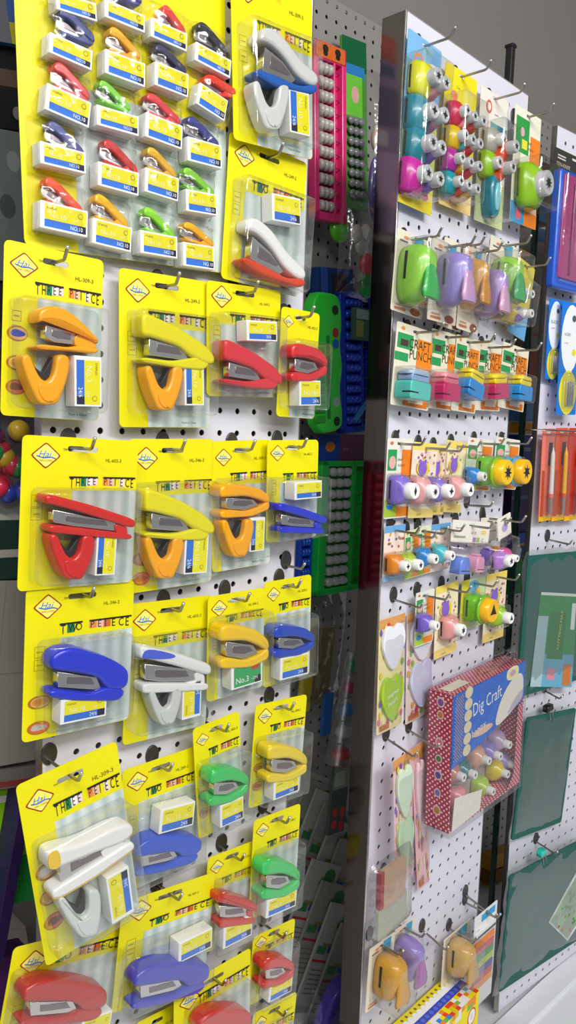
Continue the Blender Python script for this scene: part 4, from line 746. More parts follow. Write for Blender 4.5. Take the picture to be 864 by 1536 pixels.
for k in range(nsc):
    x = -Wb / 2 + 6 + 12 * k
    for o, r, m in ((dep * .28, 6, WHITEP), (dep * .51, 4, paper('#5a6ad0'))): pm.add([(x + r * cos(q * pi / 6), o + r * sin(q * pi / 6), 60.25) for q in range(12)], [list(range(12))], m)
    pm.add([(x + 2.6 * cos(q * pi / 5), dep * .12 + 2.6 * sin(q * pi / 5), 60.2) for q in range(10)], [list(range(10))], paper('#8a6a4a'))
SQ = ['#e8e6e0', '#e0402a', '#7ab84a', '#2f8ad8', '#eedd12', '#f08a2a', '#e8e6e0', '#d8c81a']; rq = random.Random(3)
for k in range(int(Wb / 9)):
    for r_ in range(3): x = -Wb / 2 + 1 + 9 * k; top(pm, x, x + 9, dep * (.64 + .12 * r_), dep * (.76 + .12 * r_), paper(rq.choice(SQ)), .05)
for k in range(int(Wb / 9)):
    for r_ in range(2): x = -Wb / 2 + 1 + 9 * k; pm.rect(x, x + 9, 51 - 9 * r_, 60 - 9 * r_, dep + .1, paper(rq.choice(SQ)))
pm.build('printed_top', bx, recalc=False)
cl = MB(); x, z = Wb / 2 - 22, 26; cl.ell(x, z, 13, 15, dep + .2, paper('#d8402a')); cl.ell(x, z, 10.5, 12.5, dep + .3, WHITEP); cl.ell(x, z, 5, 6, dep + .4, paper('#e8d8c8')); cl.text('fun', x - 30, z - 26, 9, dep + .3, paper('#d8402a')); cl.build('front_print', bx, recalc=False)
# bare hooks with grey plates
for B, px, py, ln, dr, lab in ((RB, 589, 899, 46, 4, 'bare steel peg hook with grey plate left of the narrow lavender punch'), (RB, 699, 758, 42, -2, 'bare peg hook with double grey plate below the sky blue punch'), (RB, 578, 1107, 50, 12, 'bare drooping peg hook just under the lime heart card'), (RB, 612, 1095, 50, 12, 'bare drooping peg hook beside the pink polka dot box'), (RB, 632, 1394, 46, 12, 'bare peg hook above the purple lever punch'), (RB, 697, 1342, 58, 14, 'bare long peg hook above the rainbow tabs'), (TB, 820, 809, 46, 3, 'bare peg hook above the uppermost green cutting mat'),
    (LB, 428, 848, 30, 0, 'bare peg hook with round plate under the small blue stapler card'), (LB, 234, 1333, 10, 0, 'short peg stub with dark plate under the blue HL-289-2 card'), (RB, 574, 1312, 8, 0, 'short peg stub beside the turned green heart card')):
    s, z = B.unp(px, py, 0); hook(B, s, z, ln, lab, 7, True, dr)
for B, s, z, ln, lab in HOOKS: hook(B, s, z, ln, lab, 10)

# ------------------------------------------------------------------ third board: knives, pens and cutting mats
t, fr, c = rcard('magenta cutter kit in a blue plastic tray under a dark header', ((832, 218), (884, 246), (819, 424), (880, 452)), 20, '#3a3834', [('t', .06, .88, 9, 0, '#c8b89a', 'PEN-KNIFE'), ('r', .08, .95, .2, .01, '#c8c4ba'), ('r', .08, .93, .2, .01, '#c8c4ba')], None, 'cutter kit', B=TB, name='cutter_kit')
W, H = fr.W, fr.H; m = MB(); m.rbox(-W / 2, W / 2, .8, 14, -H / 2, H * .34, plastic('#2f5fd0'), 3, 5); m.build('tray', t)
m = MB(); m.rbox(-W * .42, W * .46, 13, 17, -H * .43, H * .31, plastic('#a8447a'), 1, 3); m.build('backing', t)
for k, (u, v0, v1, wd) in enumerate(((.02, -.32, -.02, 6), (.16, -.2, .1, 5), (.28, -.38, .2, 7), (-.18, -.4, .25, 4))):
    m = MB(); m.pillow(rrect(u * W - wd / 2, u * W + wd / 2, v0 * H, v1 * H, 1.5), 16.5, 21, 1.5, CHROME if k != 3 else plastic('#8a3a68')); m.build('knife', t)
blister(t, -W * .46, W * .48, -H * .46, H * .33, 24); rhook(fr, 'magenta cutter kit', 26)
def blade_card(label, q, hh, txt):
    t, fr, c = rcard(label, q, hh, '#1c78d8', [('e', .5, .68, .46, .3, '#e9ecef'), ('t', .18, .7, 8, 0, '#35343a', txt, 0, .8), ('t', .2, .63, 4, 0, '#b05a6a', 'HOBBY'), ('e', .62, .86, .1, .03, '#4a5a6a'), ('e', .5, .2, .44, .2, '#e6dc34'), ('e', .7, .56, .1, .03, '#e0d83a')], None, 'blade pack', B=TB, name='blade_pack')
    W, H = fr.W, fr.H; m = MB()
    for k in range(4): m.pillow(rrect(W * (-.12 + .1 * k), W * (-.06 + .1 * k), -H * .42, -H * .2, .5), 1, 4, .5, CHROME)
    m.build('blade', t); blister(t, -W * .3, W * .4, -H * .45, -H * .12, 12); rhook(fr, label, 22); return fr
blade_card('blue card reading BLADES with a yellow oval over steel blades', ((826, 448), (846, 451), (816, 568), (838, 570)), 14, 'BLADES')
blade_card('wide blue hobby knife card overlapping the BLADES card', ((846, 452), (874, 456), (832, 622), (863, 622)), 26, 'HOBBY')
for k, (q, col, kn) in enumerate((((((813, 643)), (831, 643), (809, 781), (828, 781)), '#e87a6a', '#e8e8e4'), (((833, 642), (852, 642), (828, 781), (846, 780)), '#e2582a', '#f0b81a'), (((853, 642), (874, 642), (847, 780), (868, 780)), '#d8301c', '#e8a080'))):
    t, fr, c = rcard(('pale orange card with a white pen knife in a clear sleeve, first of three', 'orange card with a yellow pen knife, middle of three', 'red card with a pale pen knife, last of three')[k], q, 18, col, [('r', 0, 0, 1, .06, '#f0b81a'), ('r', .55, .6, .3, .25, '#3a3434'), ('r', .1, .05, .2, .5, '#b84a2a')], 'carded pen knives', 'pen knife', B=TB, name='pen_knife_pack')
    W, H = fr.W, fr.H; 
    def rod(z0, z1, r0, r1, mat): 
        mm = [[(W * .12 + r * cos(2 * pi * i / 12), 7 + r * sin(2 * pi * i / 12), z) for i in range(12)] for z, r in ((z0, r0), (z1, r1))]; return mm, mat
    m = MB()
    for seg in (rod(-H * .2, H * .22, 4, 3.6, plastic(kn)), rod(H * .22, H * .3, 3.6, .6, plastic(kn)), rod(-H * .42, -H * .2, 3.2, 4, CHROME), rod(-H * .24, -H * .2, 4.6, 4.6, plastic(col))): m.rings(*seg)
    m.build('pen_knife', t); m = MB(); m.rbox(-W * .22, W * .46, 1, 13, -H * .46, H * .46, BLISTER, 4, 4); m.build('clear_sleeve', t)
m = MB(); s0, z0 = TB.unp(811, 645, 30); s1, z1 = TB.unp(860, 645, 30); t = empty('display_rail', TB.mat(s0, z0, 0), 'thin steel rail holding the three pen knife cards', 'rail')
m.tube([(-2, 0, 0), (-2, 30, 0), (s1 - s0 + 20, 30, 0), (s1 - s0 + 20, 0, 0)], 1.6, STEEL); m.build('wire', t)
MATG = principled('green_mat', '#155a50', .6, var=.12)
def mat_pack(label, q, hh, leaflet=None, seed=1, amp=1.2):
    fr = Frame(TB, *q, h=hh); W, H = fr.W, fr.H; t = empty('cutting_mat_pack', fr.world(), label, 'cutting mat', 'bagged cutting mats')
    m = MB(); m.rbox(-W * .47, W * .47, 1, 4, -H * .48, H * .47, MATG, .4, 6); mt = m.build('cutting_mat', t)
    g = MB(); gm = principled('mat_grid', '#2a7566', .6)
    for k in range(1, 9): x = -W * .47 + k * W * .104; g.rect(x, x + .5, -H * .45, H * .44, 4.1, gm)
    for k in range(1, 12): z = -H * .48 + k * H * .079; g.rect(-W * .44, W * .44, z, z + .5, 4.15, gm)
    g.build('grid_print', mt, recalc=False)
    if leaflet: leaflet(t, fr)
    bag(t, -W / 2, W / 2, -H / 2, H / 2, .5, 8, seed, clear('smooth_sleeve', .13, .45, .22, (.9, .93, .92, 1), (9, .5)) if 'smooth_sleeve' not in MATS else MATS['smooth_sleeve'], 12, name='clear_sleeve', amp=amp)
    return t, fr
def leaf1(t, fr):
    a = [fr.loc(*p, 6) for p in ((812, 888), (868, 891), (857, 1031), (795, 1030))]
    m = MB(); m.pillow(a[::-1], 5, 6, .2, paper('#2f8f4a')); ob = m.build('leaflet', t); g = MB()
    def L(u, v): return tuple(a[3][k] * (1 - u) * (1 - v) + a[2][k] * u * (1 - v) + a[0][k] * (1 - u) * v + a[1][k] * u * v for k in (0, 1))
    for k, (u0, u1, v0, v1, c) in enumerate(((0, 1, 0, .35, '#6aaac8'), (0, .25, 0, .75, '#a8c4cc'), (.3, .7, .3, .8, '#2a7a3a'), (.0, 1, .97, 1, '#e8ebe6'), (.75, .95, .02, .25, '#c8783a'), (.35, .55, .08, .2, '#d88aa0'), (.84, .95, .62, .9, '#e8ece4'))): g.flat([L(u0, v0), L(u1, v0), L(u1, v1), L(u0, v1)], 6.1 + .05 * k, paper(c))
    p = L(.58, .4); g.text('CUTTING MAT', p[0], p[1], 11, 6.6, paper('#d8d84a'), pi / 2 - .08); g.build('leaflet_print', ob, recalc=False)
def leaf3(t, fr):
    a = [fr.loc(*p, 7) for p in ((824, 1384), (852, 1412), (905, 1330), (876, 1290))]
    m = MB(); m.pillow(a, 5, 6.2, .2, paper('#e6e6e2')); ob = m.build('leaflet', t); g = MB()
    def L(u, v): return tuple(a[0][k] * (1 - u) * (1 - v) + a[1][k] * u * (1 - v) + a[3][k] * (1 - u) * v + a[2][k] * u * v for k in (0, 1))
    g.flat([L(.04, .02), L(.94, .02), L(.94, .98), L(.04, .98)], 6.3, paper('#9ab49a'))
    r = random.Random(4)
    for k in range(60):
        v = r.random() ** .9; u = r.uniform(.1, .88); c = r.choice(['#4a8a3a', '#6aa04a', '#7a9a4a'] if .2 < v < .75 else ['#d8606a', '#c84a50', '#c8a88a'] if v < .3 else ['#8ab0d8', '#9ac0e0'])
        g.ell(*L(u, v), 4, 3, 6.35 + k * .004, paper(c), 10)
    g.build('leaflet_print', ob, recalc=False)
t, fr = mat_pack('upper bagged green cutting mat with a green and blue leaflet', ((788, 823), (884, 822), (768, 1050), (872, 1022)), 16, leaf1, 41)
t2, fr2 = mat_pack('middle bagged green cutting mat hanging from a black binder clip', ((789, 1076), (864, 1050), (759, 1262), (842, 1238)), 16, None, 42)
t3, fr3 = mat_pack('lowest bagged cutting mat with a strawberry leaflet and creased sleeve', ((762, 1308), (884, 1246), (738, 1496), (870, 1408)), 26, leaf3, 43, 2.4)
def binder(px, py, h, col, label, w=22):
    s, z = TB.unp(px, py, h); t = empty('binder_clip', TB.mat(s, z, h, .15), label, 'clip'); m = MB()
    m.pillow([(-w / 2, -6), (w / 2, -6), (w * .4, 5), (-w * .4, 5)], -6, 6, 1.5, plastic(col), True); m.build('clip_body', t)
    m = MB(); m.tube([(-4, 6, -5), (-5, 8, -20), (0, 8, -26), (5, 8, -20), (4, 6, -5)], .9, STEEL); m.build('clip_handle', t)
binder(822, 1061, 20, '#1c1b1d', 'black binder clip gripping the middle cutting mat')
binder(812, 1278, 30, '#2ac4ae', 'turquoise clip at the top of the lowest cutting mat', 18)
for px, py, ln, lab in ((816, 1036, 34, 'peg hook above the black binder clip'), (803, 1262, 44, 'peg hook above the turquoise clip')):
    s, z = TB.unp(px, py, 0); hook(TB, s, z, ln, lab, 6, True, 6)

# ------------------------------------------------------------------ goods deep behind the panels
def carton(label, q, hh, depth, col, items=(), B=NB, cat='box', name='carton', group=None, mirror=None, th=None):
    fr = Frame(B, *q, h=hh, mirror=mirror); W, H = fr.W, fr.H; t = empty(name, fr.world(), label, cat, group)
    m = MB(); m.rbox(-W / 2, W / 2, -depth, 0, -H / 2, H / 2, paper(col), .8, 2, True); b = m.build('body', t)
    if items: prints(b, W, H, items, 'printed_face', .15)
    return t, fr
def abacus(label, q, hh, frame, bead, rows, mirror=None, head=None):
    fr = Frame(NB, *q, h=hh, mirror=mirror); W, H = fr.W, fr.H; t = empty('toy_abacus', fr.world(), label, 'abacus', 'toy abacuses')
    fm = plastic(frame); hd = .1 * H if head else .04 * H
    m = MB(); m.rbox(-W / 2, W / 2, 0, 3, -H / 2, H / 2, fm, .8, 6)
    for x0, x1 in ((-W / 2, -W * .36), (W * .36, W / 2), (W * .1, W * .17)): m.rbox(x0, x1, 2, 16, -H / 2, H / 2, fm, 2, 3)
    m.rbox(-W / 2, W / 2, 2, 16, -H / 2, -H / 2 + .05 * H, fm, 2, 3); m.rbox(-W / 2, W / 2, 2, 16, H / 2 - hd, H / 2, fm, 2, 3); m.build('frame', t)
    r = MB(); zz = [-H / 2 + .05 * H + (k + .5) * (H * .95 - hd) / rows for k in range(rows)]
    for z in zz: r.tube([(-W * .4, 10, z), (W * .4, 10, z)], 1, STEEL, 6)
    r.build('rods', t)
    bm = plastic(bead); bw = W * .44 / 3.2; br = (H * .95 - hd) / rows * .42; proto = None
    for z in zz:
        for k in range(3):
            x = -W * .33 + bw * (k + .6)
            if proto is None:
                mb = MB(); mb.rings([[(xx, r_ * cos(a * pi / 7), r_ * sin(a * pi / 7)) for a in range(14)] for xx, r_ in ((-bw * .48, br * .55), (-bw * .3, br * .95), (0, br), (bw * .3, br * .95), (bw * .48, br * .55))], bm); o = mb.build('bead', t); proto = o
            else: o = proto.copy(); COL.objects.link(o); o.parent = t
            o.location = (x * .001, -.010, z * .001)
    if head:
        m = MB(); m.rbox(-W * .44, W * .44, 15.5, 17.5, H / 2 - hd * .92, H / 2 - hd * .08, plastic(head), .6, 3); 
        for k in (-.18, .2): m.ell(W * k, H / 2 - hd * .4, W * .09, W * .08, 17.7, INK); m.ell(W * k, H / 2 - hd * .66, W * .07, W * .05, 17.7, INK)
        m.build('header_plate', t)
    return t, fr
e_rb = (RB.o[0] + RB.d[0] * -29.2, RB.o[1] + RB.d[1] * -29.2)
MIR = (e_rb, RB.d)
abacus('pink toy abacus with an orange top plate', ((462, 62), (512, 80), (462, 330), (508, 338)), 40, '#e02f78', '#b9b4ac', 11, head='#d86a2a')
t, fr = carton('green headed toy card with grey bead columns', ((514, 52), (552, 66), (517, 312), (550, 316)), 26, 6, '#4a8a3a', [('r', 0, .82, 1, .18, '#0f5a34'), ('r', .1, .78, .8, .07, '#2a78b8'), ('r', .1, .55, .7, .24, '#6ac03a'), ('e', .5, .68, .16, .05, '#d8a898')], cat='toy', name='bead_toy')
for k in range(8):
    for j in range(3):
        m = MB(); m.ball(fr.W * (-.3 + .22 * j), 6, fr.H * (.02 - .062 * k), fr.W * .12, 5, fr.H * .026, plastic('#7a7a7c'), 12, 6); m.build('bead', t)
fr = Frame(NB, (545, 100), (572, 112), (545, 352), (566, 356), h=60); t = empty('bagged_doll', fr.world(), 'crinkled clear bag with a purple toy at the mirror edge', 'toy'); W, H = fr.W, fr.H
m = MB(); m.ball(0, 10, -H * .22, W * .4, 9, H * .2, plastic('#5a4a9a'), 16, 10); m.build('toy_body', t); m = MB(); m.ball(0, 10, H * .08, W * .26, 8, H * .07, plastic('#b89a8a'), 14, 8); m.build('toy_head', t); bag(t, -W / 2, W / 2, -H / 2, H / 2, 1, 24, 51)
fr = Frame(NB, (505, 295), (556, 300), (512, 420), (556, 474), h=80); t = empty('bagged_balloon_set', fr.world(), 'clear bag with white rings above red and green toys', 'toy'); W, H = fr.W, fr.H
for x, z, a, b, c in ((-.15, .12, .16, .1, '#c8c6b8'), (.12, .16, .15, .1, '#d4d2c8'), (.02, .02, .18, .1, '#bdbcae'), (.25, -.14, .22, .12, '#d83a4a'), (.28, -.36, .2, .13, '#1f9a4a')):
    m = MB(); m.ball(x * W, 12, z * H, a * W, 8, b * H, plastic(c), 14, 8); m.build('toy_piece', t)
bag(t, -W / 2, W / 2, -H / 2, H / 2, 1, 26, 52, n=10)
m = MB(); fr = Frame(NB, (488, 325), (516, 327), (488, 366), (514, 368), h=30); t = empty('toy_cup', fr.world(), 'lime green toy cup below the pink abacus', 'toy'); m.ball(0, 12, 0, fr.W / 2, 12, fr.H / 2, plastic('#5ab82a'), 16, 8); cup = m.build('cup', t); m = MB(); m.ball(0, 14, fr.H * .3, fr.W * .3, 11, fr.H * .2, plastic('#8ad04a')); m.build('lid', t)
carton('dim blue box above the dark blue abacus', ((476, 402), (530, 402), (476, 446), (530, 446)), 30, 24, '#143a78', [('r', .1, 0, .18, 1, '#2f5aa8'), ('r', .4, .1, .4, .7, '#3a2430')])
# bright green pencil case with pictures
fr = Frame(NB, (452, 440), (500, 441), (452, 652), (500, 646), h=70); t = empty('wavy_toy_case', fr.world(), 'bright green toy case with a wavy edge beside the small red stapler card', 'toy'); W, H = fr.W, fr.H
m = MB(); m.pillow(smooth([(-W / 2, -H / 2), (W * .44, -H / 2), (W * .5, -H * .36), (W * .4, -H * .2), (W * .52, -.02 * H), (W * .42, H * .14), (W * .52, H * .28), (W * .46, H * .46), (W * .3, H / 2), (-W / 2, H / 2)], 2), 0, 22, 4, plastic('#30e03a')); cs_ = m.build('case', t)
m = MB(); m.rbox(-W * .02, W * .08, 21, 23, -H * .4, H * .2, plastic('#178a22'), .5, 2)
for k in range(8): m.rbox(-W * .42, -W * .1, 21, 25, H * (-.42 + .07 * k), H * (-.37 + .07 * k), plastic('#1fae2a'), 1, 3)
for z, c in ((.38, '#3a3a3a'), (.22, '#b03a3a'), (.14, '#2a6ac0'), (-.28, '#b8c0c0'), (-.42, '#26402a')): m.ell(W * .28, z * H, W * .1, H * .035, 22.4, paper(c))
m.build('relief_print', cs_)
abacus('dark blue toy abacus beside the green wavy case', ((502, 440), (552, 440), (502, 650), (550, 646)), 40, '#143cc0', '#1e4ad8', 12)
carton('small clear and green pack against the mirror edge', ((534, 462), (556, 462), (530, 510), (553, 510)), 70, 10, '#4a6a5a', [('r', .1, .1, .5, .5, '#8aa05a'), ('r', .1, .65, .8, .3, '#9ab4b8')], cat='toy')
m = MB(); fr = Frame(NB, (524, 590), (556, 590), (524, 632), (552, 632), h=64); t = empty('blue_brush', fr.world(), 'small blue toy brush low beside the mirror edge', 'toy brush'); m.tube([(-fr.W * .4, 8, -fr.H * .5), (0, 9, 0), (fr.W * .5, 8, fr.H * .5)], 5, plastic('#2a8ad0')); m.build('brush', t)
carton('purple printed header above the green bead abacus', ((478, 652), (548, 652), (478, 692), (546, 692)), 56, 4, '#6a3a5a', [('r', 0, 0, .45, 1, '#1f4ab0'), ('e', .24, .55, .1, .18, '#e8842a'), ('t', .52, .4, 9, 0, '#c08a9a', 'toy')], cat='header card')
abacus('green toy abacus with grey beads', ((470, 690), (546, 692), (470, 888), (543, 884)), 60, '#16c044', '#b4bab8', 11)
abacus('blue toy abacus half hidden behind the small blue stapler card', ((440, 786), (470, 786), (440, 870), (468, 866)), 44, '#1a4ac0', '#1f58d8', 5)
# clear bag with yellow goods and the tower of cups
fr = Frame(NB, (452, 900), (528, 880), (444, 1064), (494, 1062), h=34); t = empty('crinkled_bag', fr.world(), 'crinkled clear bag with yellow goods behind the blue stapler card', 'bag'); W, H = fr.W, fr.H
m = MB(); m.rbox(-W * .45, -W * .2, 2, 10, -H * .5, H * .3, paper('#c8b418'), 2, 3); m.build('yellow_card', t); m = MB(); m.rbox(-W * .1, W * .25, 2, 8, -H * .45, H * .2, paper('#7a6a30'), 2, 3); m.build('brown_card', t); bag(t, -W / 2, W / 2, -H / 2, H / 2, 1, 20, 61, n=11, amp=3)
fr = Frame(NB, (506, 975), (530, 975), (486, 1140), (526, 1134), h=96); t = empty('cup_tower', fr.world(), 'tower of five clear tapered cups with coloured fillings', 'toy'); W, H = fr.W, fr.H
for k, c in enumerate(('#16b878', '#e82a84', '#2a8ad8', '#d8d6ce', '#e03a34')):
    z1 = H / 2 - k * H / 5; w0, w1 = W * (.22 + .055 * k), W * (.3 + .07 * k)
    def ring(r, z, n=18): return [(r * cos(2 * pi * i / n), 14 + r * .8 * sin(2 * pi * i / n), z) for i in range(n)]
    m = MB(); m.rings([ring(w0 * .9, z1), ring(w0, z1 - 2), ring(w1, z1 - H / 5 + 2), ring(w1 * 1.06, z1 - H / 5)], FROST); cu_ = m.build('cup', t)
    m = MB(); m.ball(0, 14, z1 - H * .13, w0 * .85, w0 * .7, H * .06, plastic(c), 14, 8); m.build('filling', cu_)
m = MB(); fr = Frame(NB, (484, 1040), (498, 1038), (480, 1104), (492, 1100), h=56); t = empty('blue_strip', fr.world(), 'flat blue strip beside the cup tower', 'toy'); m.rbox(-fr.W / 2, fr.W / 2, 0, 6, -fr.H / 2, fr.H / 2, plastic('#1a62b0'), 1, 2); m.build('strip', t)
carton('small hanging card with clear pack and red hearts below the cup tower', ((498, 1144), (522, 1142), (497, 1250), (520, 1246)), 100, 6, '#4a5a54', [('r', 0, .62, 1, .38, '#8a968a'), ('r', .1, .66, .6, .2, '#b8bcae'), ('e', .3, .3, .16, .06, '#e0343c'), ('e', .75, .28, .16, .08, '#e0343c'), ('e', .3, .14, .16, .06, '#e0343c'), ('e', .75, .1, .16, .08, '#c82a30')], cat='toy')
# leaning booklets
NTH = ('rearmost', 'second', 'third', 'fourth', 'fifth', 'sixth', 'seventh', 'eighth', 'ninth', 'foremost')
for k, (px, py) in enumerate(((444, 1215), (456, 1230), (468, 1246), (480, 1266), (492, 1290), (504, 1318), (462, 1352), (476, 1384), (490, 1416), (505, 1446))):
    s, z = NB.unp(px, py, 30 + 8 * k); t = empty('booklet', NB.mat(s, z - 20, 30 + 8 * k, -.52), f'white leaning booklet with green tree and colour bands, {NTH[k]} of the fan' + (', spiral bound' if k == 9 else ''), 'booklet', 'fan of leaning booklets')
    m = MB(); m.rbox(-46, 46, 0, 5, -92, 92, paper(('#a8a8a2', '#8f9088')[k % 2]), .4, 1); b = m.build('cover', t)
    prints(b, 92, 184, [('r', .02, .42, .96, .025, '#b02a34'), ('r', .06, .5, .3, .08, '#3a7a4a'), ('r', .4, .52, .24, .07, '#2f5a9a'), ('r', .7, .5, .24, .06, '#c89a3a'), ('r', .2, .58, .6, .03, '#7a7a4a'), ('e', .72, .88, .18, .07, '#2f6a34'), ('e', .58, .8, .14, .06, '#3a7a3c')] + [('r', .08, .34 - .045 * q, (.7, .6)[q % 2], .01, '#6a6a6a') for q in range(6)], 'cover_print', 5.1)
    if k == 9:
        for q in range(12): m = MB(); m.tube([(46 + 5 * cos(a * pi / 4), 2 + 5 * sin(a * pi / 4), -84 + q * 15) for a in range(9)], 1.3, STEEL, 6); m.build('binding_ring', t)
fr = Frame(NB, (468, 1462), (520, 1446), (448, 1640), (516, 1620), h=150); t = empty('violet_pencil_case', fr.world(), 'violet plastic pencil case in a grey bag at the very bottom', 'pencil case'); W, H = fr.W, fr.H
m = MB(); m.pillow(smooth([(-W * .3, H * .34), (W * .3, H * .46), (W * .42, H * .3), (W * .42, -H / 2), (-W * .42, -H / 2)], 2), 0, 26, 8, plastic('#5a3fc0')); m.build('case', t); m = MB(); m.pillow(smooth([(W * .1, H * .4), (W * .34, H * .42), (W * .4, -H * .46), (W * .12, -H * .46)], 1), 25, 29, 2, plastic('#4a32a8')); m.build('zip_strip', t); bag(t, -W / 2, W / 2, -H / 2, H / 2, .5, 30, 71)
# goods seen only in the polished edge
carton('purple layered gift pack mirrored in the polished panel edge', ((568, 66), (602, 50), (556, 345), (596, 352)), 40, 20, '#8a6a9a', [('r', 0, .88, 1, .12, '#a83a1e'), ('r', .1, .8, .8, .06, '#2a3a6a'), ('r', 0, .55, 1, .2, '#4a2f66'), ('r', .5, .45, .5, .08, '#c8bcc8'), ('r', 0, 0, 1, .42, '#b896c4'), ('e', .3, .18, .2, .05, '#d89ac0')], mirror=MIR, cat='gift pack')
abacus('crimson toy abacus mirrored in the polished panel edge', ((541, 690), (573, 690), (536, 880), (568, 878)), 40, '#d0204e', '#e02a60', 12, mirror=MIR, head='#8a2a40')
carton('black box with pale label mirrored in the polished edge', ((556, 360), (590, 364), (548, 600), (580, 600)), 40, 20, '#17130f', [('r', .1, .75, .3, .1, '#5a5a5a'), ('r', .7, 0, .3, .6, '#1f7a24'), ('r', 0, .2, .5, .1, '#4a1a1a')], mirror=MIR)
for k, c in enumerate(('#b4aca0', '#a09888', '#b8b0a4', '#c8b420', '#b0a89c', '#a8a094')):
    y = 1150 + 36 * k; carton(('cream', 'grey', 'pale', 'yellow', 'light grey', 'lowest grey')[k] + ' stacked carton mirrored low in the polished edge', ((527 - k * 3, y), (549 - k * 3, y), (526 - k * 3, y + 28), (548 - k * 3, y + 28)), 60, 40, c, mirror=MIR, group='cartons behind the stapler panel')
# gap beside the craft board
carton('grey brown box with big dark lettering between the panels', ((790, 440), (824, 442), (788, 528), (820, 528)), 100, 30, '#8a8074', [('t', .1, .36, 19, 0, '#4a2420', 'ER', 0, .8), ('t', .06, .06, 19, 0, '#4a2420', 'RIK', 0, .8), ('r', 0, .28, 1, .03, '#b03a2a')])
carton('red brown box under the lettered grey box', ((788, 528), (824, 528), (784, 590), (816, 590)), 96, 30, '#a84a2c', [('r', .6, .5, .3, .35, '#c0705a'), ('r', .1, 0, .8, .15, '#8a3a22')])
carton('light blue box standing on an orange strip', ((782, 592), (814, 592), (780, 632), (811, 632)), 96, 30, '#5a8cc8', [('r', .1, .1, .7, .8, '#6a9ad4')])
carton('orange yellow box below the light blue one', ((782, 634), (812, 634), (781, 650), (810, 650)), 96, 30, '#e09a1c')
carton('dark blue ring binder on its side in the gap', ((780, 652), (816, 654), (778, 700), (812, 702)), 80, 30, '#2a3f94', [('r', 0, .5, 1, .12, '#8a8a98'), ('r', 0, .1, 1, .1, '#1c2a60')], cat='binder')
carton('deep purple box stack behind the green pole', ((768, 704), (808, 708), (766, 800), (804, 800)), 60, 40, '#3a1f5a', [('r', 0, .55, 1, .06, '#5a5a78'), ('r', 0, .2, 1, .05, '#6a3a90')])
carton('royal blue curved ruler pack above the upper cutting mat', ((768, 800), (803, 798), (766, 830), (800, 830)), 70, 12, '#1c4ab8', [('e', .5, .2, .5, .3, '#c89a3a'), ('e', .5, .12, .48, .26, '#1c3a8a')], cat='ruler pack')
carton('dark green carton behind the upper cutting mat', ((766, 838), (800, 838), (762, 890), (796, 890)), 60, 30, '#14803e')
carton('grey shelf carton high in the gap beside the big lime punch', ((800, 340), (832, 348), (794, 440), (826, 442)), 90, 40, '#6a645c', [('r', 0, .8, 1, .2, '#28415e'), ('r', .1, .1, .6, .3, '#8a8478')])
carton('dusky red box high behind the big lime punch', ((806, 240), (836, 250), (802, 330), (832, 338)), 70, 40, '#3a2a2c', [('r', .1, .6, .8, .2, '#7a1f2a'), ('r', 0, 0, 1, .25, '#223a54')])
for k, (y, c, w) in enumerate(((1282, '#c8901a', 'amber'), (1304, '#8a5a1c', 'brown'), (1326, '#d8bc14', 'yellow'), (1352, '#2a3a80', 'navy'), (1376, '#c8a81a', 'mustard'), (1480, '#a8a820', 'olive'))):
    carton(w + ' packet low in the gap beside the lowest cutting mat', ((738, y), (778, y - 8), (737, y + 20), (776, y + 12)), 80, 30, c, cat='packet', group='packets low in the gap')
# goods past the stapler panel's outer edge
for lab, q, hh, c, items in (
    ('blue and yellow packet at the top outer corner', ((-60, -20), (40, -20), (-60, 60), (40, 60)), 130, '#3a5a90', [('r', 0, 0, 1, .4, '#a8a020'), ('r', .5, 0, .2, 1, '#6a6a70')]),
    ('black toy box below the corner packet', ((-60, 62), (40, 62), (-60, 190), (40, 190)), 120, '#1c1b1c', [('r', .4, .5, .5, .2, '#5a4a3a'), ('e', .8, .2, .08, .08, '#7a7470')]),
    ('grey speckled sheet pack beside the mini stapler sheet', ((-60, 192), (40, 192), (-60, 420), (40, 420)), 120, '#6a706c', [('e', .8, .2, .12, .06, '#4a504c'), ('e', .7, .5, .12, .08, '#4a504c'), ('e', .85, .8, .1, .07, '#858b86')]),
    ('dark box behind the orange stapler card', ((-60, 424), (40, 424), (-60, 620), (40, 620)), 120, '#231f22', [('r', .5, .1, .4, .1, '#8a2a30'), ('r', .5, .5, .4, .08, '#3a2a6a')]),
    ('dark green and white carton beside the red HL-603-3 card', ((-60, 750), (60, 750), (-60, 870), (60, 870)), 235, '#1f3a34', [('r', 0, .75, 1, .25, '#a8a8a2'), ('r', 0, .28, 1, .1, '#a8a49a')]),
    ('large grey kraft carton beside the blue HL-346-2 card', ((-80, 872), (66, 872), (-80, 1150), (66, 1150)), 235, '#8f8a82', [('r', 0, .5, 1, .006, '#7a756e'), ('r', .5, 0, .006, 1, '#7a756e'), ('r', .84, .2, .02, .3, '#4a4030')]),
    ('mottled tray edge under the kraft carton', ((-80, 1157), (60, 1157), (-80, 1186), (60, 1186)), 235, '#77706a', [('r', 0, .1, 1, .3, '#8a3a34')])):
    carton(lab, q, hh, 30, c, items)
fr = Frame(NB, (-40, 630), (34, 630), (-40, 748), (34, 748), h=235); t = empty('bag_of_balls', fr.world(), 'dim bag of coloured toy balls beyond the red HL-603-3 card', 'toy balls')
r = random.Random(9)
for k in range(16):
    m = MB(); m.ball(r.uniform(-.45, .45) * fr.W, 12 + r.uniform(-4, 6), r.uniform(-.45, .45) * fr.H, 11, 11, 11, plastic(r.choice(['#c82a4a', '#d8b02a', '#1f8a4a', '#2a3a90', '#8a2a7a'])), 12, 8); m.build('ball', t)
bag(t, -fr.W / 2, fr.W / 2, -fr.H / 2, fr.H / 2, 1, 28, 81)
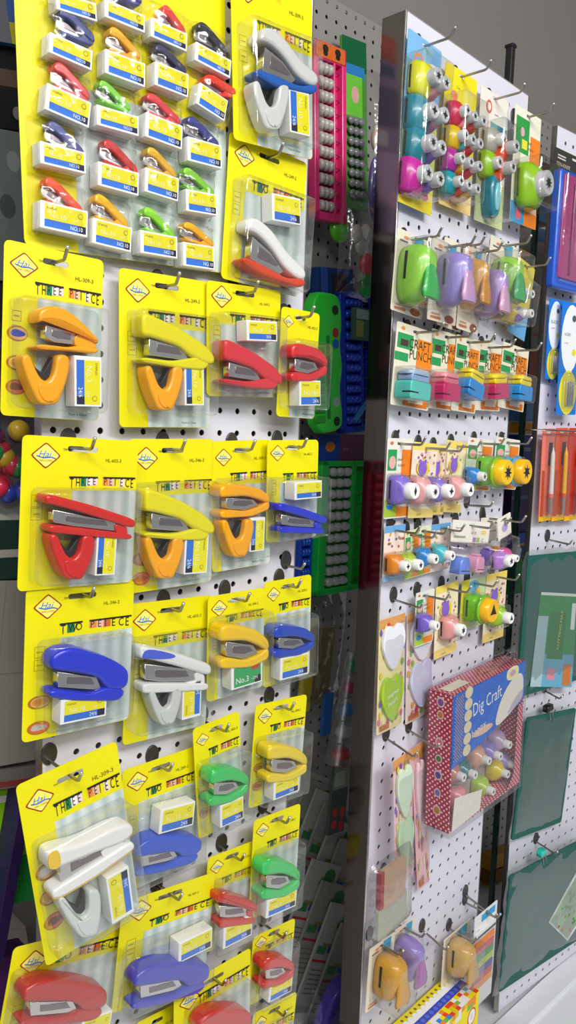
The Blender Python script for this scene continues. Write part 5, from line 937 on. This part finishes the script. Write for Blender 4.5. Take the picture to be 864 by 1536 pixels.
for k, (x0, x1, y0, y1, c, w) in enumerate(((-60, 12, 1190, 1290, '#8ac81c', 'lime'), (-60, 12, 1292, 1352, '#1fa83a', 'green'), (-60, 14, 1354, 1420, '#2a2a78', 'indigo'), (26, 66, 1190, 1280, '#7ac02a', 'pale lime'), (26, 66, 1282, 1350, '#28a048', 'leaf green'), (12, 28, 1186, 1440, '#2c1a4c', 'dark violet upright'), (-60, 30, 1442, 1560, '#4a1f5a', 'plum'))):
    carton(w + ' plastic tub beyond the tilted white stapler card', ((x0, y0), (x1, y0), (x0, y1), (x1, y1)), (205 if k != 5 else 240), 34, c, [('r', .05, .82, .9, .1, '#e8e8e0')] if k < 2 else (), cat='tub', name='plastic_tub', group='tubs past the stapler panel')

# ------------------------------------------------------------------ panels, room, light
WHITEB = principled('white_enamel', '#dcdbe6', .38); GREYE = principled('grey_enamel', '#8f8c8a', .45); DIMW = principled('recess_enamel_shaded', '#8d8a86', .45)  # recess sheet: white enamel with the recess shade put into its colour
POL = principled('polished_steel', '#8f8a86', .06, 1, bump=(6, .06))
EDGE = principled('satin_steel', '#b8b4ae', .25, 1)
perforated('pegboard', LB, -12, 322, -1120, 760, 'white perforated panel behind the yellow stapler cards', thick=12, mats=(WHITEB, GREYE, EDGE))
perforated('pegboard', RB, -28, 310, -1130, RB.unp(609, 15)[1], 'white perforated panel holding the craft punches', mats=(WHITEB, GREYE, POL))
perforated('pegboard', TB, -29, 420, TB.unp(745, 1520)[1], TB.unp(840, 190)[1], 'white perforated panel holding the cutting mats', thick=9, mats=(WHITEB, GREYE, EDGE))
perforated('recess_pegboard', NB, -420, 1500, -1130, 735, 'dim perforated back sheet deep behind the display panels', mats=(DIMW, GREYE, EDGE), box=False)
for B, px, py in ((RB, 765, 90),):
    s, z = B.unp(px, py, -60); t = empty('support_pole', B.mat(s, 0, -60), 'black support pole rising behind the craft punch panel', 'pole'); m = MB()
    m.rbox(-6, 6, -6, 6, -1150, B.unp(765, 66, -60)[1], principled('black_paint', '#1b1c1e', .5), 1.5, 3, True); m.build('tube', t); m = MB(); m.rbox(-7.5, 7.5, -7.5, 7.5, B.unp(765, 66, -60)[1] - 6, B.unp(765, 66, -60)[1], principled('black_paint', '#1b1c1e', .5), 1, 3, True); m.build('end_cap', t)
s, z = NB.unp(778, 720, 210); t = empty('upright_post', NB.mat(s, 0, 210), 'dark green steel upright in the gap between the panels', 'upright'); m = MB(); GP = principled('green_paint', '#0e4438', .45)
m.rbox(-5, 5, -5, 5, -1150, 520, GP, 1.5, 2, True); m.build('post', t); m = MB()
for k in range(30): m.box(-1.5, 1.5, 5, 5.3, -1100 + k * 52, -1076 + k * 52, SLIT)
m.build('slot_row', t)
def slab(name, pts, z0, z1, mat):
    bm = bmesh.new(); lo = [bm.verts.new((x, y, z0)) for x, y in pts]; hi = [bm.verts.new((x, y, z1)) for x, y in pts]; n = len(pts)
    bm.faces.new(lo[::-1]); bm.faces.new(hi)
    for i in range(n): bm.faces.new((lo[i], lo[(i + 1) % n], hi[(i + 1) % n], hi[i]))
    me = bpy.data.meshes.new(name); bm.to_mesh(me); bm.free(); me.materials.append(mat); o = bpy.data.objects.new(name, me); COL.objects.link(o); o['kind'] = 'structure'; return o
def npt(s, h): return ((NB.o[0] + NB.d[0] * s + NB.out[0] * h) * .001, (NB.o[1] + NB.d[1] * s + NB.out[1] * h) * .001)
CEIL = principled('grey_ceiling', '#7f7a76', .8, bump=(4, .1), var=.06)
slab('wall_back', [npt(-1400, -12), npt(3600, -12), npt(3600, -60), npt(-1400, -60)], 0, 2.75, CEIL)
slab('floor', [npt(-1400, 2600), npt(3600, 2600), npt(3600, -12), npt(-1400, -12)], -.05, 0, principled('white_tile', '#dedede', .25))
slab('ceiling', [npt(-1400, 2600), npt(3600, 2600), npt(3600, -60), npt(-1400, -60)], 2.75, 2.8, CEIL)
zb = EYE + TB.unp(745, 1520)[1] * .001
SH = principled('white_shelf_enamel', '#e4e6ea', .35)
slab('trim_1', [npt(-500, 1000), npt(2400, 1000), npt(2400, -10), npt(-500, -10)], zb - .06, zb - .012, SH)
slab('trim_2', [npt(-500, 372), npt(2400, 372), npt(2400, 330), npt(-500, 330)], zb - .012, zb - .002, SH)
def area(name, loc, target, sx, sy, e, col=(1, 1, 1)):
    l = bpy.data.lights.new(name, 'AREA'); l.shape = 'RECTANGLE'; l.size = sx; l.size_y = sy; l.energy = e; l.color = col
    o = bpy.data.objects.new(name, l); COL.objects.link(o); o.location = loc
    o.rotation_euler = (Vector(target) - Vector(loc)).to_track_quat('-Z', 'Y').to_euler(); return o
area('unseen_ceiling_tube', (.9, -.55, 2.7), (.3, .8, 1.2), 1.25, .07, 21, (1, .985, .96))
area('unseen_ceiling_tube', (-.15, -.75, 2.7), (-.1, .8, 1.3), 1.25, .07, 17, (1, .985, .96))
area('unseen_ceiling_tube', (1.6, -.35, 2.7), (.9, 1.3, 1.0), 1.25, .07, 19, (1, .985, .96))
area('unseen_ceiling_tube', (2.7, -1.7, 2.7), (1.2, .8, 1.0), 1.25, .07, 14, (1, .985, .96))  # extra tube out of view, added for more highlights on the blisters
area('unseen_ceiling_tube', (.5, -2.4, 2.7), (.3, .8, 1.0), 1.25, .07, 14, (1, .985, .96))  # second unseen tube, added for the blister edge highlights
w = bpy.data.worlds.new('room_air'); S.world = w; w.use_nodes = True; w.node_tree.nodes['Background'].inputs[0].default_value = (.9, .94, 1, 1); w.node_tree.nodes['Background'].inputs[1].default_value = .3
S.view_settings.view_transform = 'Standard'; S.view_settings.look = 'None'; S.view_settings.gamma = 1; S.view_settings.exposure = .04; S.view_settings.use_curve_mapping = False
S.cycles.transparent_max_bounces = 24; S.cycles.max_bounces = 8; S.cycles.caustics_reflective = False; S.cycles.caustics_refractive = False
